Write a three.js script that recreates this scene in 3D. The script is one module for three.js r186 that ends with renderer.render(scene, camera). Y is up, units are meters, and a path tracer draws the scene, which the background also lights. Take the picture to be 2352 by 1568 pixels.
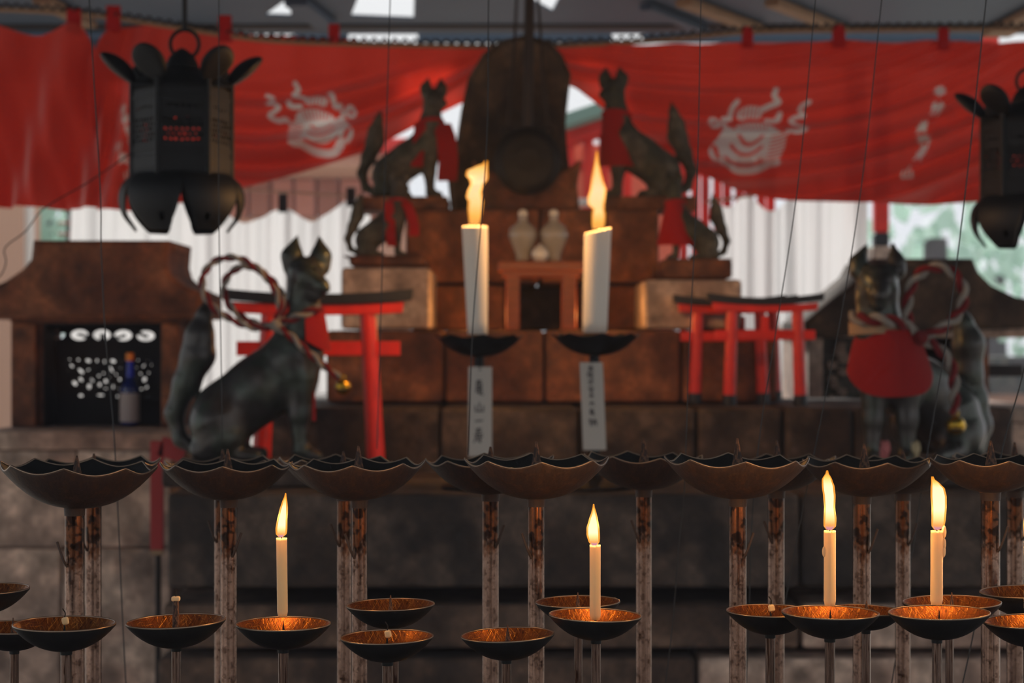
import * as THREE from 'three';
import { RoundedBoxGeometry } from 'three/addons/geometries/RoundedBoxGeometry.js';
import { mergeGeometries } from 'three/addons/utils/BufferGeometryUtils.js';

// ───────────────────────── camera, sky, exposure ─────────────────────────
const scene = new THREE.Scene(), FOG = 0.006;
const F = 4200, H = 1.45;                       // focal length in pixels of the 2352 x 1568 frame, eye height
const camera = new THREE.PerspectiveCamera(2 * Math.atan(784 / F) * 180 / Math.PI, 1.5, 0.05, 300);
camera.position.set(0, H, 0);
camera.lookAt(0, H, -10);
camera.focus = 2.06;
camera.userData.fStop = 6;
scene.background = new THREE.Color().setRGB(0.84, 0.84, 0.83);   // bright overcast sky
scene.environment = null;
if (FOG) scene.fog = new THREE.FogExp2(new THREE.Color().setRGB(0.62, 0.74, 1.0), FOG);   // candle and incense smoke hanging in the air
const renderer = new THREE.WebGLRenderer({ antialias: true });
renderer.toneMapping = THREE.LinearToneMapping;
renderer.toneMappingExposure = 1.12;
renderer.shadowMap.enabled = true;
const sun = new THREE.DirectionalLight(new THREE.Color().setRGB(1, 0.97, 0.92), 5.2);   // veiled sun high behind the shrine
sun.position.set(-6, 14, -26); sun.target.position.set(0, 0.8, -8); sun.castShadow = true; sun.shadow.radius = 12; sun.shadow.mapSize.set(2048, 2048);
Object.assign(sun.shadow.camera, { left: -12, right: 12, top: 12, bottom: -12, near: 1, far: 60 }); sun.name = 'sun';
scene.add(sun, sun.target);
const CANDLE = 0.05, TALL = 0.5, VOTIVE = 0.10;               // candela of a small and of a tall flame
const FLAME_LIGHT = new THREE.Color().setRGB(1, 0.47, 0.13);

// ───────────────────────── helpers ─────────────────────────
const V = (x, y, z) => new THREE.Vector3(x, y, z);
const P = (px, py, d) => V((px - 1176) * d / F, H - (py - 784) * d / F, -d);
const X = (px, d) => (px - 1176) * d / F, Y = (py, d) => H - (py - 784) * d / F, S = (d) => d / F;
let seed = 12345;
const rnd = () => { seed = (seed + 0x6D2B79F5) | 0; let t = Math.imul(seed ^ (seed >>> 15), 1 | seed); t = (t + Math.imul(t ^ (t >>> 7), 61 | t)) ^ t; return ((t ^ (t >>> 14)) >>> 0) / 4294967296; };
const rr = (a, b) => a + (b - a) * rnd();
const taken = {};
const numbered = (n) => { const k = taken[n] = (taken[n] ?? -1) + 1; return k ? n + '_' + String(k).padStart(3, '0') : n; };
function shade(o) { o.castShadow = true; o.receiveShadow = true; return o; }
function thing(name, label, category, pos = V(0, 0, 0), group) {
  const o = new THREE.Group(); o.name = numbered(name); o.position.copy(pos); scene.add(o);
  o.userData = { label, category }; if (group) o.userData.group = group;
  return o;
}
function part(parent, name, geo, mat, pos, label) {
  const m = shade(new THREE.Mesh(geo, mat)); m.name = name; if (pos) m.position.copy(pos);
  if (label) m.userData.label = label;
  parent.add(m); return m;
}
function single(name, label, category, geo, mat, pos = V(0, 0, 0), group) {
  const m = shade(new THREE.Mesh(geo, mat)); m.name = numbered(name); m.position.copy(pos); scene.add(m);
  m.userData = { label, category }; if (group) m.userData.group = group; return m;
}
function struct(name, geo, mat, pos = V(0, 0, 0), label) {
  const m = geo ? shade(new THREE.Mesh(geo, mat)) : new THREE.Group(); m.name = name; m.position.copy(pos); scene.add(m);
  m.userData = { kind: 'structure', label, category: name.split('_')[0] }; return m;
}
// uv in metres by the face's main axis
function boxUV(g, off = [rnd() * 3, rnd() * 3], scale = 1) {
  const p = g.attributes.position, n = g.attributes.normal, uv = new Float32Array(p.count * 2);
  for (let i = 0; i < p.count; i++) {
    const ax = Math.abs(n.getX(i)), ay = Math.abs(n.getY(i)), az = Math.abs(n.getZ(i));
    let u, v;
    if (az >= ax && az >= ay) { u = p.getX(i); v = p.getY(i); } else if (ax >= ay) { u = p.getZ(i); v = p.getY(i); } else { u = p.getX(i); v = p.getZ(i); }
    uv[i * 2] = (u + off[0]) * scale; uv[i * 2 + 1] = (v + off[1]) * scale;
  }
  g.setAttribute('uv', new THREE.BufferAttribute(uv, 2)); return g;
}
const box = (w, h, d, r = 0.008) => boxUV(new RoundedBoxGeometry(w, h, d, 1, Math.min(r, w / 2.1, h / 2.1, d / 2.1)));
const cyl = (r1, r2, h, n = 20) => new THREE.CylinderGeometry(r1, r2, h, n, 1);
const shapeOf = (pts) => new THREE.Shape(pts.map((p) => new THREE.Vector2(p[0], p[1])));
function extrude(pts, depth, bevel = 0.006, holes = []) {
  const s = shapeOf(pts); for (const h of holes) s.holes.push(new THREE.Path(h.map((p) => new THREE.Vector2(p[0], p[1]))));
  const g = new THREE.ExtrudeGeometry(s, { depth, bevelEnabled: bevel > 0, bevelSize: bevel, bevelThickness: bevel, bevelSegments: 1, curveSegments: 8 });
  g.translate(0, 0, -depth / 2); return boxUV(g);
}
const lathe = (pts, n = 32) => new THREE.LatheGeometry(pts.map((p) => new THREE.Vector2(p[0], p[1])), n);
const tube = (pts, r, n = 40, k = 8) => new THREE.TubeGeometry(new THREE.CatmullRomCurve3(pts), n, r, k, false);
function grid(nu, nv, f, uvf) {                 // a sheet f(u, v) -> Vector3
  const pos = [], uv = [], idx = [];
  for (let j = 0; j <= nv; j++) for (let i = 0; i <= nu; i++) { const u = i / nu, v = j / nv, q = f(u, v); pos.push(q.x, q.y, q.z); const t = uvf ? uvf(u, v, q) : [u, v]; uv.push(t[0], t[1]); }
  for (let j = 0; j < nv; j++) for (let i = 0; i < nu; i++) { const a = j * (nu + 1) + i, b = a + 1, c = a + nu + 1, d = c + 1; idx.push(a, c, b, b, c, d); }
  const g = new THREE.BufferGeometry(); g.setAttribute('position', new THREE.Float32BufferAttribute(pos, 3)); g.setAttribute('uv', new THREE.Float32BufferAttribute(uv, 2)); g.setIndex(idx); g.computeVertexNormals(); return g;
}
const lerp = (a, b, t) => a + (b - a) * t, clamp = (x, a, b) => Math.min(b, Math.max(a, x));
const smooth = (a, b, x) => { const t = clamp((x - a) / (b - a), 0, 1); return t * t * (3 - 2 * t); };
function curveThrough(pts) {                    // y over x through points, smooth
  return (x) => { if (x <= pts[0][0]) return pts[0][1]; for (let i = 1; i < pts.length; i++) if (x <= pts[i][0]) { const t = (x - pts[i - 1][0]) / (pts[i][0] - pts[i - 1][0]); const m = (k) => { const a = pts[Math.max(0, k - 1)], b = pts[Math.min(pts.length - 1, k + 1)]; return (b[1] - a[1]) / (b[0] - a[0]); }; const w = pts[i][0] - pts[i - 1][0], t2 = t * t, t3 = t2 * t; return (2 * t3 - 3 * t2 + 1) * pts[i - 1][1] + (t3 - 2 * t2 + t) * w * m(i - 1) + (-2 * t3 + 3 * t2) * pts[i][1] + (t3 - t2) * w * m(i); } return pts[pts.length - 1][1]; };
}
// signed-distance bodies, meshed with surface nets
function bones(list, k) {                       // [ax,ay,az,ar, bx,by,bz,br]
  return (x, y, z) => {
    let d = 1e9;
    for (const b of list) {
      const ux = b[4] - b[0], uy = b[5] - b[1], uz = b[6] - b[2], px = x - b[0], py = y - b[1], pz = z - b[2];
      const uu = ux * ux + uy * uy + uz * uz, h = uu > 0 ? clamp((px * ux + py * uy + pz * uz) / uu, 0, 1) : 0;
      const e = Math.hypot(px - ux * h, py - uy * h, pz - uz * h) - (b[3] + (b[7] - b[3]) * h), kk = b[8] ?? k;
      const t = Math.max(kk - Math.abs(d - e), 0) / kk; d = Math.min(d, e) - t * t * kk * 0.25;
    }
    return d;
  };
}
function surfaceNets(f, lo, hi, c) {
  const n = [0, 1, 2].map((a) => Math.ceil((hi[a] - lo[a]) / c) + 1), at = (i, j, k) => (k * n[1] + j) * n[0] + i, val = new Float32Array(n[0] * n[1] * n[2]);
  for (let k = 0; k < n[2]; k++) for (let j = 0; j < n[1]; j++) for (let i = 0; i < n[0]; i++) val[at(i, j, k)] = f(lo[0] + i * c, lo[1] + j * c, lo[2] + k * c);
  const id = new Int32Array(val.length).fill(-1), pos = [], nor = [], idx = [];
  for (let k = 0; k < n[2] - 1; k++) for (let j = 0; j < n[1] - 1; j++) for (let i = 0; i < n[0] - 1; i++) {
    let cnt = 0, sx = 0, sy = 0, sz = 0;
    const q = []; for (let t = 0; t < 8; t++) q.push(val[at(i + (t & 1), j + ((t >> 1) & 1), k + (t >> 2))]);
    for (let a = 0; a < 8; a++) for (const bit of [1, 2, 4]) { const b = a | bit; if (b === a || (q[a] < 0) === (q[b] < 0)) continue; const t = q[a] / (q[a] - q[b]); sx += (a & 1) + (bit === 1 ? t : 0); sy += ((a >> 1) & 1) + (bit === 2 ? t : 0); sz += (a >> 2) + (bit === 4 ? t : 0); cnt++; }
    if (!cnt) continue;
    id[at(i, j, k)] = pos.length / 3; const x = lo[0] + (i + sx / cnt) * c, y = lo[1] + (j + sy / cnt) * c, z = lo[2] + (k + sz / cnt) * c; pos.push(x, y, z);
    const e = c * 0.5, g = V(f(x + e, y, z) - f(x - e, y, z), f(x, y + e, z) - f(x, y - e, z), f(x, y, z + e) - f(x, y, z - e)).normalize(); nor.push(g.x, g.y, g.z);
  }
  const quad = (a, b, cc, d, flip) => { if (a < 0 || b < 0 || cc < 0 || d < 0) return; if (flip) idx.push(a, cc, b, a, d, cc); else idx.push(a, b, cc, a, cc, d); };
  for (let k = 1; k < n[2] - 1; k++) for (let j = 1; j < n[1] - 1; j++) for (let i = 1; i < n[0] - 1; i++) {
    const s = val[at(i, j, k)] < 0;
    if (s !== val[at(i + 1, j, k)] < 0) quad(id[at(i, j - 1, k - 1)], id[at(i, j, k - 1)], id[at(i, j, k)], id[at(i, j - 1, k)], !s);
    if (s !== val[at(i, j + 1, k)] < 0) quad(id[at(i - 1, j, k - 1)], id[at(i - 1, j, k)], id[at(i, j, k)], id[at(i, j, k - 1)], !s);
    if (s !== val[at(i, j, k + 1)] < 0) quad(id[at(i - 1, j - 1, k)], id[at(i, j - 1, k)], id[at(i, j, k)], id[at(i - 1, j, k)], !s);
  }
  const g = new THREE.BufferGeometry(); g.setAttribute('position', new THREE.Float32BufferAttribute(pos, 3)); g.setAttribute('normal', new THREE.Float32BufferAttribute(nor, 3)); g.setIndex(idx);
  return boxUV(g);
}

// ───────────────────────── textures ─────────────────────────
function tileNoise(per, sd) {                   // value noise that repeats every `per` cells
  const h = (x, y) => { let n = Math.imul(((x % per) + per) % per, 374761393) + Math.imul(((y % per) + per) % per, 668265263) + sd * 974711; n = Math.imul(n ^ (n >>> 13), 1274126177); return ((n ^ (n >>> 16)) >>> 0) / 4294967296; };
  return (x, y) => { const xi = Math.floor(x), yi = Math.floor(y), fx = x - xi, fy = y - yi, u = fx * fx * (3 - 2 * fx), v = fy * fy * (3 - 2 * fy); return lerp(lerp(h(xi, yi), h(xi + 1, yi), u), lerp(h(xi, yi + 1), h(xi + 1, yi + 1), u), v); };
}
function fbm(base, oct, sd) { const ls = []; for (let o = 0; o < oct; o++) ls.push([tileNoise(base << o, sd + o), base << o, 0.5 ** o]); return (u, v) => { let s = 0, w = 0; for (const [n, p, a] of ls) { s += n(u * p, v * p) * a; w += a; } return s / w; }; }
function dataTex(n, f, srgb, repeat = [1, 1]) { // f(u, v) -> [r, g, b] in 0..1
  const a = new Uint8Array(n * n * 4);
  for (let j = 0; j < n; j++) for (let i = 0; i < n; i++) { const c = f(i / n, j / n), o = (j * n + i) * 4; a[o] = clamp(c[0], 0, 1) * 255; a[o + 1] = clamp(c[1], 0, 1) * 255; a[o + 2] = clamp(c[2], 0, 1) * 255; a[o + 3] = 255; }
  const t = new THREE.DataTexture(a, n, n); t.wrapS = t.wrapT = THREE.RepeatWrapping; t.magFilter = THREE.LinearFilter; t.repeat.set(...repeat); if (srgb) t.colorSpace = THREE.SRGBColorSpace; t.needsUpdate = true; return t;
}
const g3 = (x) => [x, x, x], mix3 = (a, b, t) => [lerp(a[0], b[0], t), lerp(a[1], b[1], t), lerp(a[2], b[2], t)];
const n1 = fbm(4, 6, 3), n2 = fbm(3, 4, 17), n3 = fbm(16, 4, 29), n4 = fbm(64, 2, 41);
const tone = (a, b, c) => (u, v) => { const p = smooth(0.35, 0.65, n1(u, v)), q = smooth(0.45, 0.62, n2(u, v)), k = 0.55 + 0.85 * n3(u, v) * (0.7 + 0.6 * n4(u, v)); const m = mix3(mix3(a, b, p), c, q * 0.7); return m.map((x) => x * k); };
const stoneBump = dataTex(512, (u, v) => g3(0.5 * n3(u, v) + 0.3 * n4(u, v) + 0.2 * n1(u, v)), false, [1.6, 1.6]);
const texBrown = dataTex(512, tone([0.40, 0.225, 0.14], [0.50, 0.31, 0.205], [0.28, 0.15, 0.095]), true, [1.3, 1.3]);
const texDark = dataTex(512, tone([0.20, 0.15, 0.12], [0.31, 0.255, 0.22], [0.105, 0.078, 0.062]), true, [1.7, 1.7]);
const texDusk = dataTex(512, tone([0.28, 0.21, 0.165], [0.38, 0.30, 0.25], [0.19, 0.14, 0.11]), true, [1.3, 1.3]);
const texBeige = dataTex(512, tone([0.62, 0.53, 0.48], [0.72, 0.63, 0.57], [0.54, 0.43, 0.38]), true, [1.1, 1.1]);
const texMoss = dataTex(512, tone([0.24, 0.22, 0.20], [0.34, 0.32, 0.28], [0.17, 0.19, 0.15]), true, [2.2, 2.2]);
const texBronze = dataTex(512, (u, v) => { const p = smooth(0.5, 0.68, n1(u, v)), k = 0.75 + 0.5 * n3(u, v); return mix3([0.245, 0.235, 0.23], [0.24, 0.265, 0.24], p).map((x) => x * k); }, true, [3, 3]);
const texRust = dataTex(512, (u, v) => { const s = smooth(0.60, 0.72, n3(u, v)) * 0.9 + 0.25 * smooth(0.45, 0.6, n1(u, v)), k = 0.85 + 0.3 * n4(u, v); return mix3([0.52, 0.46, 0.44], [0.24, 0.16, 0.12], Math.min(1, s)).map((x) => x * k); }, true, [1, 1]);
const texRustTop = dataTex(256, (u, v) => { const s = smooth(0.4, 0.62, n3(u, v)), k = 0.7 + 0.6 * n4(u, v); return mix3([0.38, 0.26, 0.19], [0.18, 0.12, 0.095], s).map((x) => x * k); }, true, [1, 1]);
const texIron = dataTex(256, (u, v) => { const k = 0.75 + 0.5 * n3(u, v), s = smooth(0.55, 0.7, n1(u, v)); return mix3([0.20, 0.15, 0.13], [0.25, 0.18, 0.14], s).map((x) => x * k); }, true, [6, 6]);
const texBlack = dataTex(256, (u, v) => g3((0.085 + 0.04 * n1(u, v)) * (0.8 + 0.4 * n4(u, v))), true, [5, 5]);
const metalRough = dataTex(256, (u, v) => g3(0.28 + 0.5 * n3(u, v)), false, [2, 2]);
const weave = dataTex(128, (u, v) => g3(0.5 + 0.25 * Math.sin(u * Math.PI * 64) + 0.25 * Math.sin(v * Math.PI * 64)), false, [20, 20]);
const texWood = dataTex(256, (u, v) => { const w = 0.8 + 0.25 * n2(u * 0.5, v * 6) + 0.2 * (n4(u * 0.2, v) - 0.5); return [0.62 * w, 0.50 * w, 0.39 * w]; }, true, [2, 2]);
const texVerm = dataTex(256, (u, v) => { const k = 0.82 + 0.3 * n1(u, v) * (0.7 + 0.5 * n3(u, v)); return [0.84 * k, 0.145 * k, 0.045 * k]; }, true, [4, 4]);
const texGround = dataTex(512, tone([0.62, 0.59, 0.55], [0.70, 0.67, 0.63], [0.55, 0.52, 0.48]), true, [0.7, 0.7]);
function canvasTex(w, h, draw, wrap) { const c = document.createElement('canvas'); c.width = w; c.height = h; draw(c.getContext('2d'), w, h); const t = new THREE.CanvasTexture(c); t.colorSpace = THREE.SRGBColorSpace; if (wrap) t.wrapS = t.wrapT = THREE.RepeatWrapping; return t; }
const texBrass = canvasTex(512, 512, (g, w, h) => {   // worn brass with wiped scratches
  g.fillStyle = '#8a4c1c'; g.fillRect(0, 0, w, h);
  for (let i = 0; i < 90; i++) { g.fillStyle = rnd() < 0.5 ? `rgba(60,30,14,${rr(0.05, 0.2)})` : `rgba(150,92,34,${rr(0.05, 0.2)})`; g.beginPath(); g.arc(rnd() * w, rnd() * h, rr(14, 70), 0, 7); g.fill(); }
  for (let i = 0; i < 2200; i++) { const x = rnd() * w, y = rnd() * h, a = rr(-0.5, 0.5) + (rnd() < 0.5 ? 1.1 : 2.2), l = rr(10, 70); g.strokeStyle = rnd() < 0.45 ? `rgba(226,160,70,${rr(0.2, 0.75)})` : `rgba(58,26,10,${rr(0.2, 0.6)})`; g.lineWidth = rr(0.6, 2.4); g.beginPath(); g.moveTo(x, y); g.lineTo(x + Math.cos(a) * l, y + Math.sin(a) * l); g.stroke(); }
  for (let i = 0; i < 160; i++) { g.fillStyle = `rgba(50,26,12,${rr(0.1, 0.5)})`; g.beginPath(); g.arc(rnd() * w, rnd() * h, rr(1, 7), 0, 7); g.fill(); }
});
// steel pipe: v runs from the top end down half a metre; brown heat stain with a ragged border at the top
const texPipe = (() => { const W = 256, Hh = 1024, a = new Uint8Array(W * Hh * 4); for (let j = 0; j < Hh; j++) for (let i = 0; i < W; i++) { const u = i / W, y = 1 - j / Hh, st = 1 - smooth(0.10, 0.17, y + 0.10 * (n3(u, y * 5) - 0.5) + 0.06 * (n1(u, y * 7) - 0.5)), sp = smooth(0.66, 0.76, n4(u * 0.25, y * 2)) * 0.7 + smooth(0.60, 0.72, n3(u * 0.5, y * 3.5)) * 0.8 + 0.3 * smooth(0.5, 0.7, n1(u, y * 7)), k = 0.88 + 0.24 * n4(u * 0.5, y * 3.5); const c = mix3(mix3([0.52, 0.43, 0.39], [0.19, 0.125, 0.095], Math.min(1, sp * 0.55)), mix3([0.34, 0.21, 0.14], [0.13, 0.08, 0.06], smooth(0.44, 0.6, n3(u * 0.5, y * 3.5))), st), o = (j * W + i) * 4; for (let q = 0; q < 3; q++) a[o + q] = clamp(c[q] * k, 0, 1) * 255; a[o + 3] = 255; } const t = new THREE.DataTexture(a, W, Hh); t.wrapS = THREE.RepeatWrapping; t.wrapT = THREE.ClampToEdgeWrapping; t.magFilter = THREE.LinearFilter; t.colorSpace = THREE.SRGBColorSpace; t.needsUpdate = true; return t; })();

// ───────────────────────── materials ─────────────────────────
const std = (o) => new THREE.MeshStandardMaterial({ side: THREE.DoubleSide, ...o }), phys = (o) => new THREE.MeshPhysicalMaterial({ side: THREE.DoubleSide, ...o });
const M = {
  brown: std({ map: texBrown, bumpMap: stoneBump, bumpScale: 0.006, roughness: 0.85 }),
  dusk: std({ map: texDusk, bumpMap: stoneBump, bumpScale: 0.005, roughness: 0.85 }),
  dark: std({ map: texDark, bumpMap: stoneBump, bumpScale: 0.006, roughness: 0.8 }),
  beige: std({ map: texBeige, bumpMap: stoneBump, bumpScale: 0.004, roughness: 0.9 }),
  stoneGrey: std({ map: texDusk, color: 0xd8dcd0, bumpMap: stoneBump, bumpScale: 0.005, roughness: 0.9 }),
  moss: std({ map: texMoss, bumpMap: stoneBump, bumpScale: 0.008, roughness: 0.9 }),
  bronze: std({ map: texBronze, bumpMap: stoneBump, bumpScale: 0.001, roughness: 0.36, metalness: 0.5 }),
  lantern: std({ map: texBlack, roughness: 0.6, metalness: 0.3, color: 0xb8c6cc }),
  steel: std({ map: texRust, roughnessMap: metalRough, roughness: 0.6, metalness: 0.85 }),
  rust: std({ map: texRustTop, roughness: 0.7, metalness: 0.35 }),
  iron: std({ map: texIron, bumpMap: stoneBump, bumpScale: 0.0006, roughness: 0.55, metalness: 0.3 }),
  black: phys({ map: texBlack, roughness: 0.5, metalness: 0.15, specularIntensity: 0.3 }),
  brass: std({ map: texBrass, bumpMap: texBrass, bumpScale: 0.0004, roughness: 0.38, metalness: 0.75 }),
  stem: std({ map: texRust, color: 0xb4aca8, roughnessMap: metalRough, roughness: 0.4, metalness: 0.95 }),
  edge: std({ color: 0x8a7868, roughness: 0.35, metalness: 0.9 }),
  pipe: std({ map: texPipe, roughnessMap: metalRough, roughness: 0.45, metalness: 0.92 }),
  gold: std({ color: 0xc9a13a, roughness: 0.25, metalness: 0.95 }),
  verm: std({ map: texVerm, roughness: 0.42 }),
  ink: std({ color: 0x16171c, roughness: 0.5 }),
  wood: std({ map: texWood, roughness: 0.8 }),
  woodOrange: std({ map: texWood, color: 0xe07a3c, roughness: 0.5 }),
  woodDark: std({ map: texWood, color: 0x3a3434, roughness: 0.7 }),
  navy: std({ color: 0x3d5064, bumpMap: stoneBump, bumpScale: 0.003, roughness: 0.6 }),
  niche: std({ map: texWood, color: 0x2a2224, roughness: 0.8 }),
  redCloth: phys({ color: 0xd63624, bumpMap: weave, bumpScale: 0.0004, roughness: 0.95, transmission: 0.42 }),
  bib: std({ color: 0xae0c0e, bumpMap: weave, bumpScale: 0.0006, roughness: 0.95 }),
  white: phys({ color: 0xdcdcdc, roughness: 0.95, transmission: 0.55 }),
  ropeRed: std({ color: 0x7e0e14, bumpMap: weave, bumpScale: 0.0006, roughness: 0.9 }),
  ropeWhite: std({ color: 0xa0978e, bumpMap: weave, bumpScale: 0.0006, roughness: 0.9 }),
  wax: phys({ color: 0xecd2a0, roughness: 0.75, transmission: 0.5 }),
  waxTall: phys({ color: 0xe4dfd6, roughness: 0.6, transmission: 0.12 }),
  wick: std({ color: 0x17120f, roughness: 1 }),
  glass: phys({ color: 0xc8c0b4, roughness: 0.1, transmission: 0.45, clearcoat: 1, clearcoatRoughness: 0.05 }),
  ground: std({ map: texGround, roughness: 0.9 }),
  plaster: std({ color: 0xc09a84, roughness: 0.9 }),
  wire: std({ color: 0x15171a, roughness: 0.6 }),
};

// ───────────────────────── setting: ground, altar, ceiling ─────────────────────────
{
  const g = boxUV(new THREE.BoxGeometry(90, 0.4, 90)); struct('floor', g, M.ground, V(0, -0.2, -10), 'grey stone paving of the shrine ground');
}
// ceiling: dark boarded underside with gaps to the sky above the banners
const CEIL = 2.75;
{
  const onCeil = (px, py) => { const d = (CEIL - H) * F / (784 - py); return [X(px, d), -d]; };   // where that line of sight meets the ceiling
  const poly = (l) => l.map(([a, b]) => { const q = onCeil(a, b); return [q[0], q[1]]; });
  const hole = [poly([[806, 38], [950, 44], [952, -14], [826, -14]]), poly([[608, 36], [668, 38], [668, 4], [650, 6]]), poly([[1216, -14], [1222, 2], [1268, 27], [1290, -14]])];
  const g = extrude([[-4.2, -0.8], [4.2, -0.8], [4.2, -7.75], [-4.2, -7.75]], 0.008, 0, hole);
  g.rotateX(Math.PI / 2); struct('ceiling', boxUV(g), M.navy, V(0, CEIL + 0.006, 0), 'dark blue grey boarded roof underside with gaps');
  const rafter = (a, b, w, mat, label) => {
    const A = onCeil(...a), B = onCeil(...b), L = Math.hypot(B[0] - A[0], B[1] - A[1]);
    const m = single('rafter', label, 'rafter', box(w, 0.03, L + 0.15, 0.004), mat, V((A[0] + B[0]) / 2, CEIL - 0.02, (A[1] + B[1]) / 2), 'roof rafters');
    m.rotation.y = Math.atan2(B[0] - A[0], B[1] - A[1]); return m;
  };
  rafter([1590, 0], [1725, 50], 0.07, M.wood, 'pale rafter above the right red banner, left one of the pair');
  rafter([1790, 0], [1920, 52], 0.06, M.wood, 'pale rafter above the right red banner, right one of the pair');
  rafter([1500, 10], [1600, 52], 0.05, M.navy, 'blue grey rafter left of the two pale rafters');
  rafter([110, -5], [190, 38], 0.07, M.wood, 'pale rafter above the left end of the red banner');
  rafter([2300, 60], [2400, 10], 0.12, M.wood, 'broad pale rafter at the top right corner');
  rafter([690, 0], [740, 40], 0.09, M.navy, 'blue grey rafter between the two bright roof gaps');
}
// eave beam and the frieze boards behind it with slits of daylight
{
  const d = 7.55, s = S(d);
  single('eave_beam', 'long dark eave beam running above the red banners', 'beam', box(8.4, 22 * s, 0.09), M.woodDark, V(0, Y(54, d), -d));
  const fr = thing('frieze_board', 'dark frieze boards under the eave beam with slits of daylight', 'boards', V(0, Y(82, 7.82), -7.82));
  const row = [[-1200, 536], [676, 800], [960, 1405], [1478, 2254], [2400, 3400]];
  part(fr, 'board', box(1.6, 0.2, 0.03, 0.003), M.navy, V(X(520, 7.82) - 0.8, -0.1, 0.035));
  for (const [a, b] of row) part(fr, 'board', box((b - a) * S(7.82), 0.06, 0.03, 0.003), M.navy, V((X(a, 7.82) + X(b, 7.82)) / 2, 0, 0));
}
// tiered stone altar, every block a part
const altar = struct('wall_altar', null, null, V(0, 0, 0), 'tiered stone altar of brown and dark blocks');
function tier(mat, d, depth, yTop, yBot, xs, gap = 0.004) {   // xs: block edges in pixels at the front
  for (let i = 0; i + 1 < xs.length; i++) {
    const x0 = X(xs[i], d), x1 = X(xs[i + 1], d), w = x1 - x0 - gap;
    part(altar, 'stone_block', box(w, yTop - yBot - gap, depth, 0.012), mat, V((x0 + x1) / 2, (yTop + yBot) / 2, -d - depth / 2 + rr(-0.004, 0.004)));
  }
}
const T1 = Y(1130, 4.3), T2 = Y(935, 5.0), T3 = Y(757, 5.3), T5 = Y(478, 5.75);
tier(M.dark, 4.3, 0.69, T1, Y(1352, 4.3), [383, 1838, 2440]);
tier(M.dusk, 4.62, 0.36, Y(1352, 4.3), Y(1382, 4.38), [400, 2440]);                 // recessed course: a deep dark joint
tier(M.dusk, 4.36, 0.62, Y(1382, 4.38), Y(1492, 4.36), [372, 1838]);
tier(M.beige, 4.36, 0.62, Y(1382, 4.38), Y(1492, 4.36), [1840, 2480]);
tier(M.dusk, 4.5, 0.48, Y(1492, 4.36), Y(1506, 4.36), [380, 2460]);
tier(M.dusk, 4.34, 0.64, Y(1506, 4.36), 0, [360, 1600]);
tier(M.beige, 4.34, 0.64, Y(1506, 4.36), 0, [1602, 2480]);
tier(M.dark, 5.0, 1.6, T2, 0, [600, 1010, 1330, 1600, 1800]);
tier(M.dark, 5.0, 0.9, T2, 0, [1800, 1960, 2330]);
tier(M.brown, 5.3, 1.2, T3, T2, [748, 1020, 1250, 1565, 1785]);
tier(M.brown, 5.75, 0.75, T3 + 0.145, T3, [930, 1160]); tier(M.brown, 5.75, 0.75, T3 + 0.145, T3, [1328, 1525]);   // open recess between them behind the table
tier(M.dark, 6.1, 0.3, T3 + 0.151, T3, [1150, 1340]);
tier(M.brown, 5.75, 0.75, T5, T3 + 0.148, [930, 1095, 1240, 1390, 1515]);
// side steps carrying the lower stone foxes
tier(M.beige, 5.34, 0.5, Y(612, 5.34), T3, [782, 990]);
tier(M.brown, 5.40, 0.45, Y(585, 5.4), Y(612, 5.34), [800, 975]);
tier(M.beige, 5.34, 0.5, Y(640, 5.34), T3, [1478, 1706]);
tier(M.brown, 5.40, 0.45, Y(592, 5.4), Y(640, 5.34), [1520, 1684]);

// ───────────────────────── candle stands in front ─────────────────────────
// rack they all stand on (below the frame)
const RACK = 0.74;
{
  const r = thing('candle_rack', 'steel table carrying the rows of candle stands', 'rack', V(0, 0, -2.3));
  part(r, 'tray', box(2.2, 0.03, 1.3, 0.005), M.steel, V(0, RACK - 0.015, 0));
  for (const sx of [-1, 1]) for (const sz of [-1, 1]) part(r, 'leg', cyl(0.02, 0.02, RACK - 0.03, 12), M.steel, V(sx * 1.02, (RACK - 0.03) / 2, sz * 0.58));
}
function dishGeo(R, D, lobes, amp, t, inner) {    // inner: top surface, else underside with the rim
  const nt = lobes ? lobes * 8 : 48, nr = 10;
  const rim = (th) => lobes ? 1 - Math.abs(Math.sin(th * lobes / 2)) : 0.5;       // 1 on the points, 0 in the dips
  const surf = (u, v, off) => { const th = u * Math.PI * 2, q = rim(th), r = v * R * (lobes ? 0.94 + 0.06 * q * v * v : 1), y = D * (Math.pow(v, lobes ? 2.55 : 2.4) - 1) + amp * (q - 0.5) * Math.pow(v, 6) - off * (1 - 0.3 * v); return V(Math.sin(th) * (r + off * 0.35 * v), y, Math.cos(th) * (r + off * 0.35 * v)); };
  const uvf = (u, v) => [0.5 + 0.48 * v * Math.sin(u * Math.PI * 2), 0.5 + 0.48 * v * Math.cos(u * Math.PI * 2)];
  if (inner) return grid(nt, nr, (u, v) => surf(u, v, 0), uvf);
  return grid(nt, nr + 1, (u, v) => v > nr / (nr + 1) + 1e-6 ? surf(u, 1, 0) : surf(u, v * (nr + 1) / nr, t), uvf);
}
const BR = 178 * S(2.25), bigIn = dishGeo(BR, BR * 0.5, 8, 0.0085, 0.003, true), bigOut = dishGeo(BR, BR * 0.5, 8, 0.0085, 0.003, false);
const rimOf = (g, n, r) => { const p = g.attributes.position, l = []; for (let i = 0; i < n; i++) l.push(new THREE.Vector3().fromBufferAttribute(p, p.count - n - 1 + i)); return new THREE.TubeGeometry(new THREE.CatmullRomCurve3(l, true, 'catmullrom', 0.2), n * 2, r, 6, true); };
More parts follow.
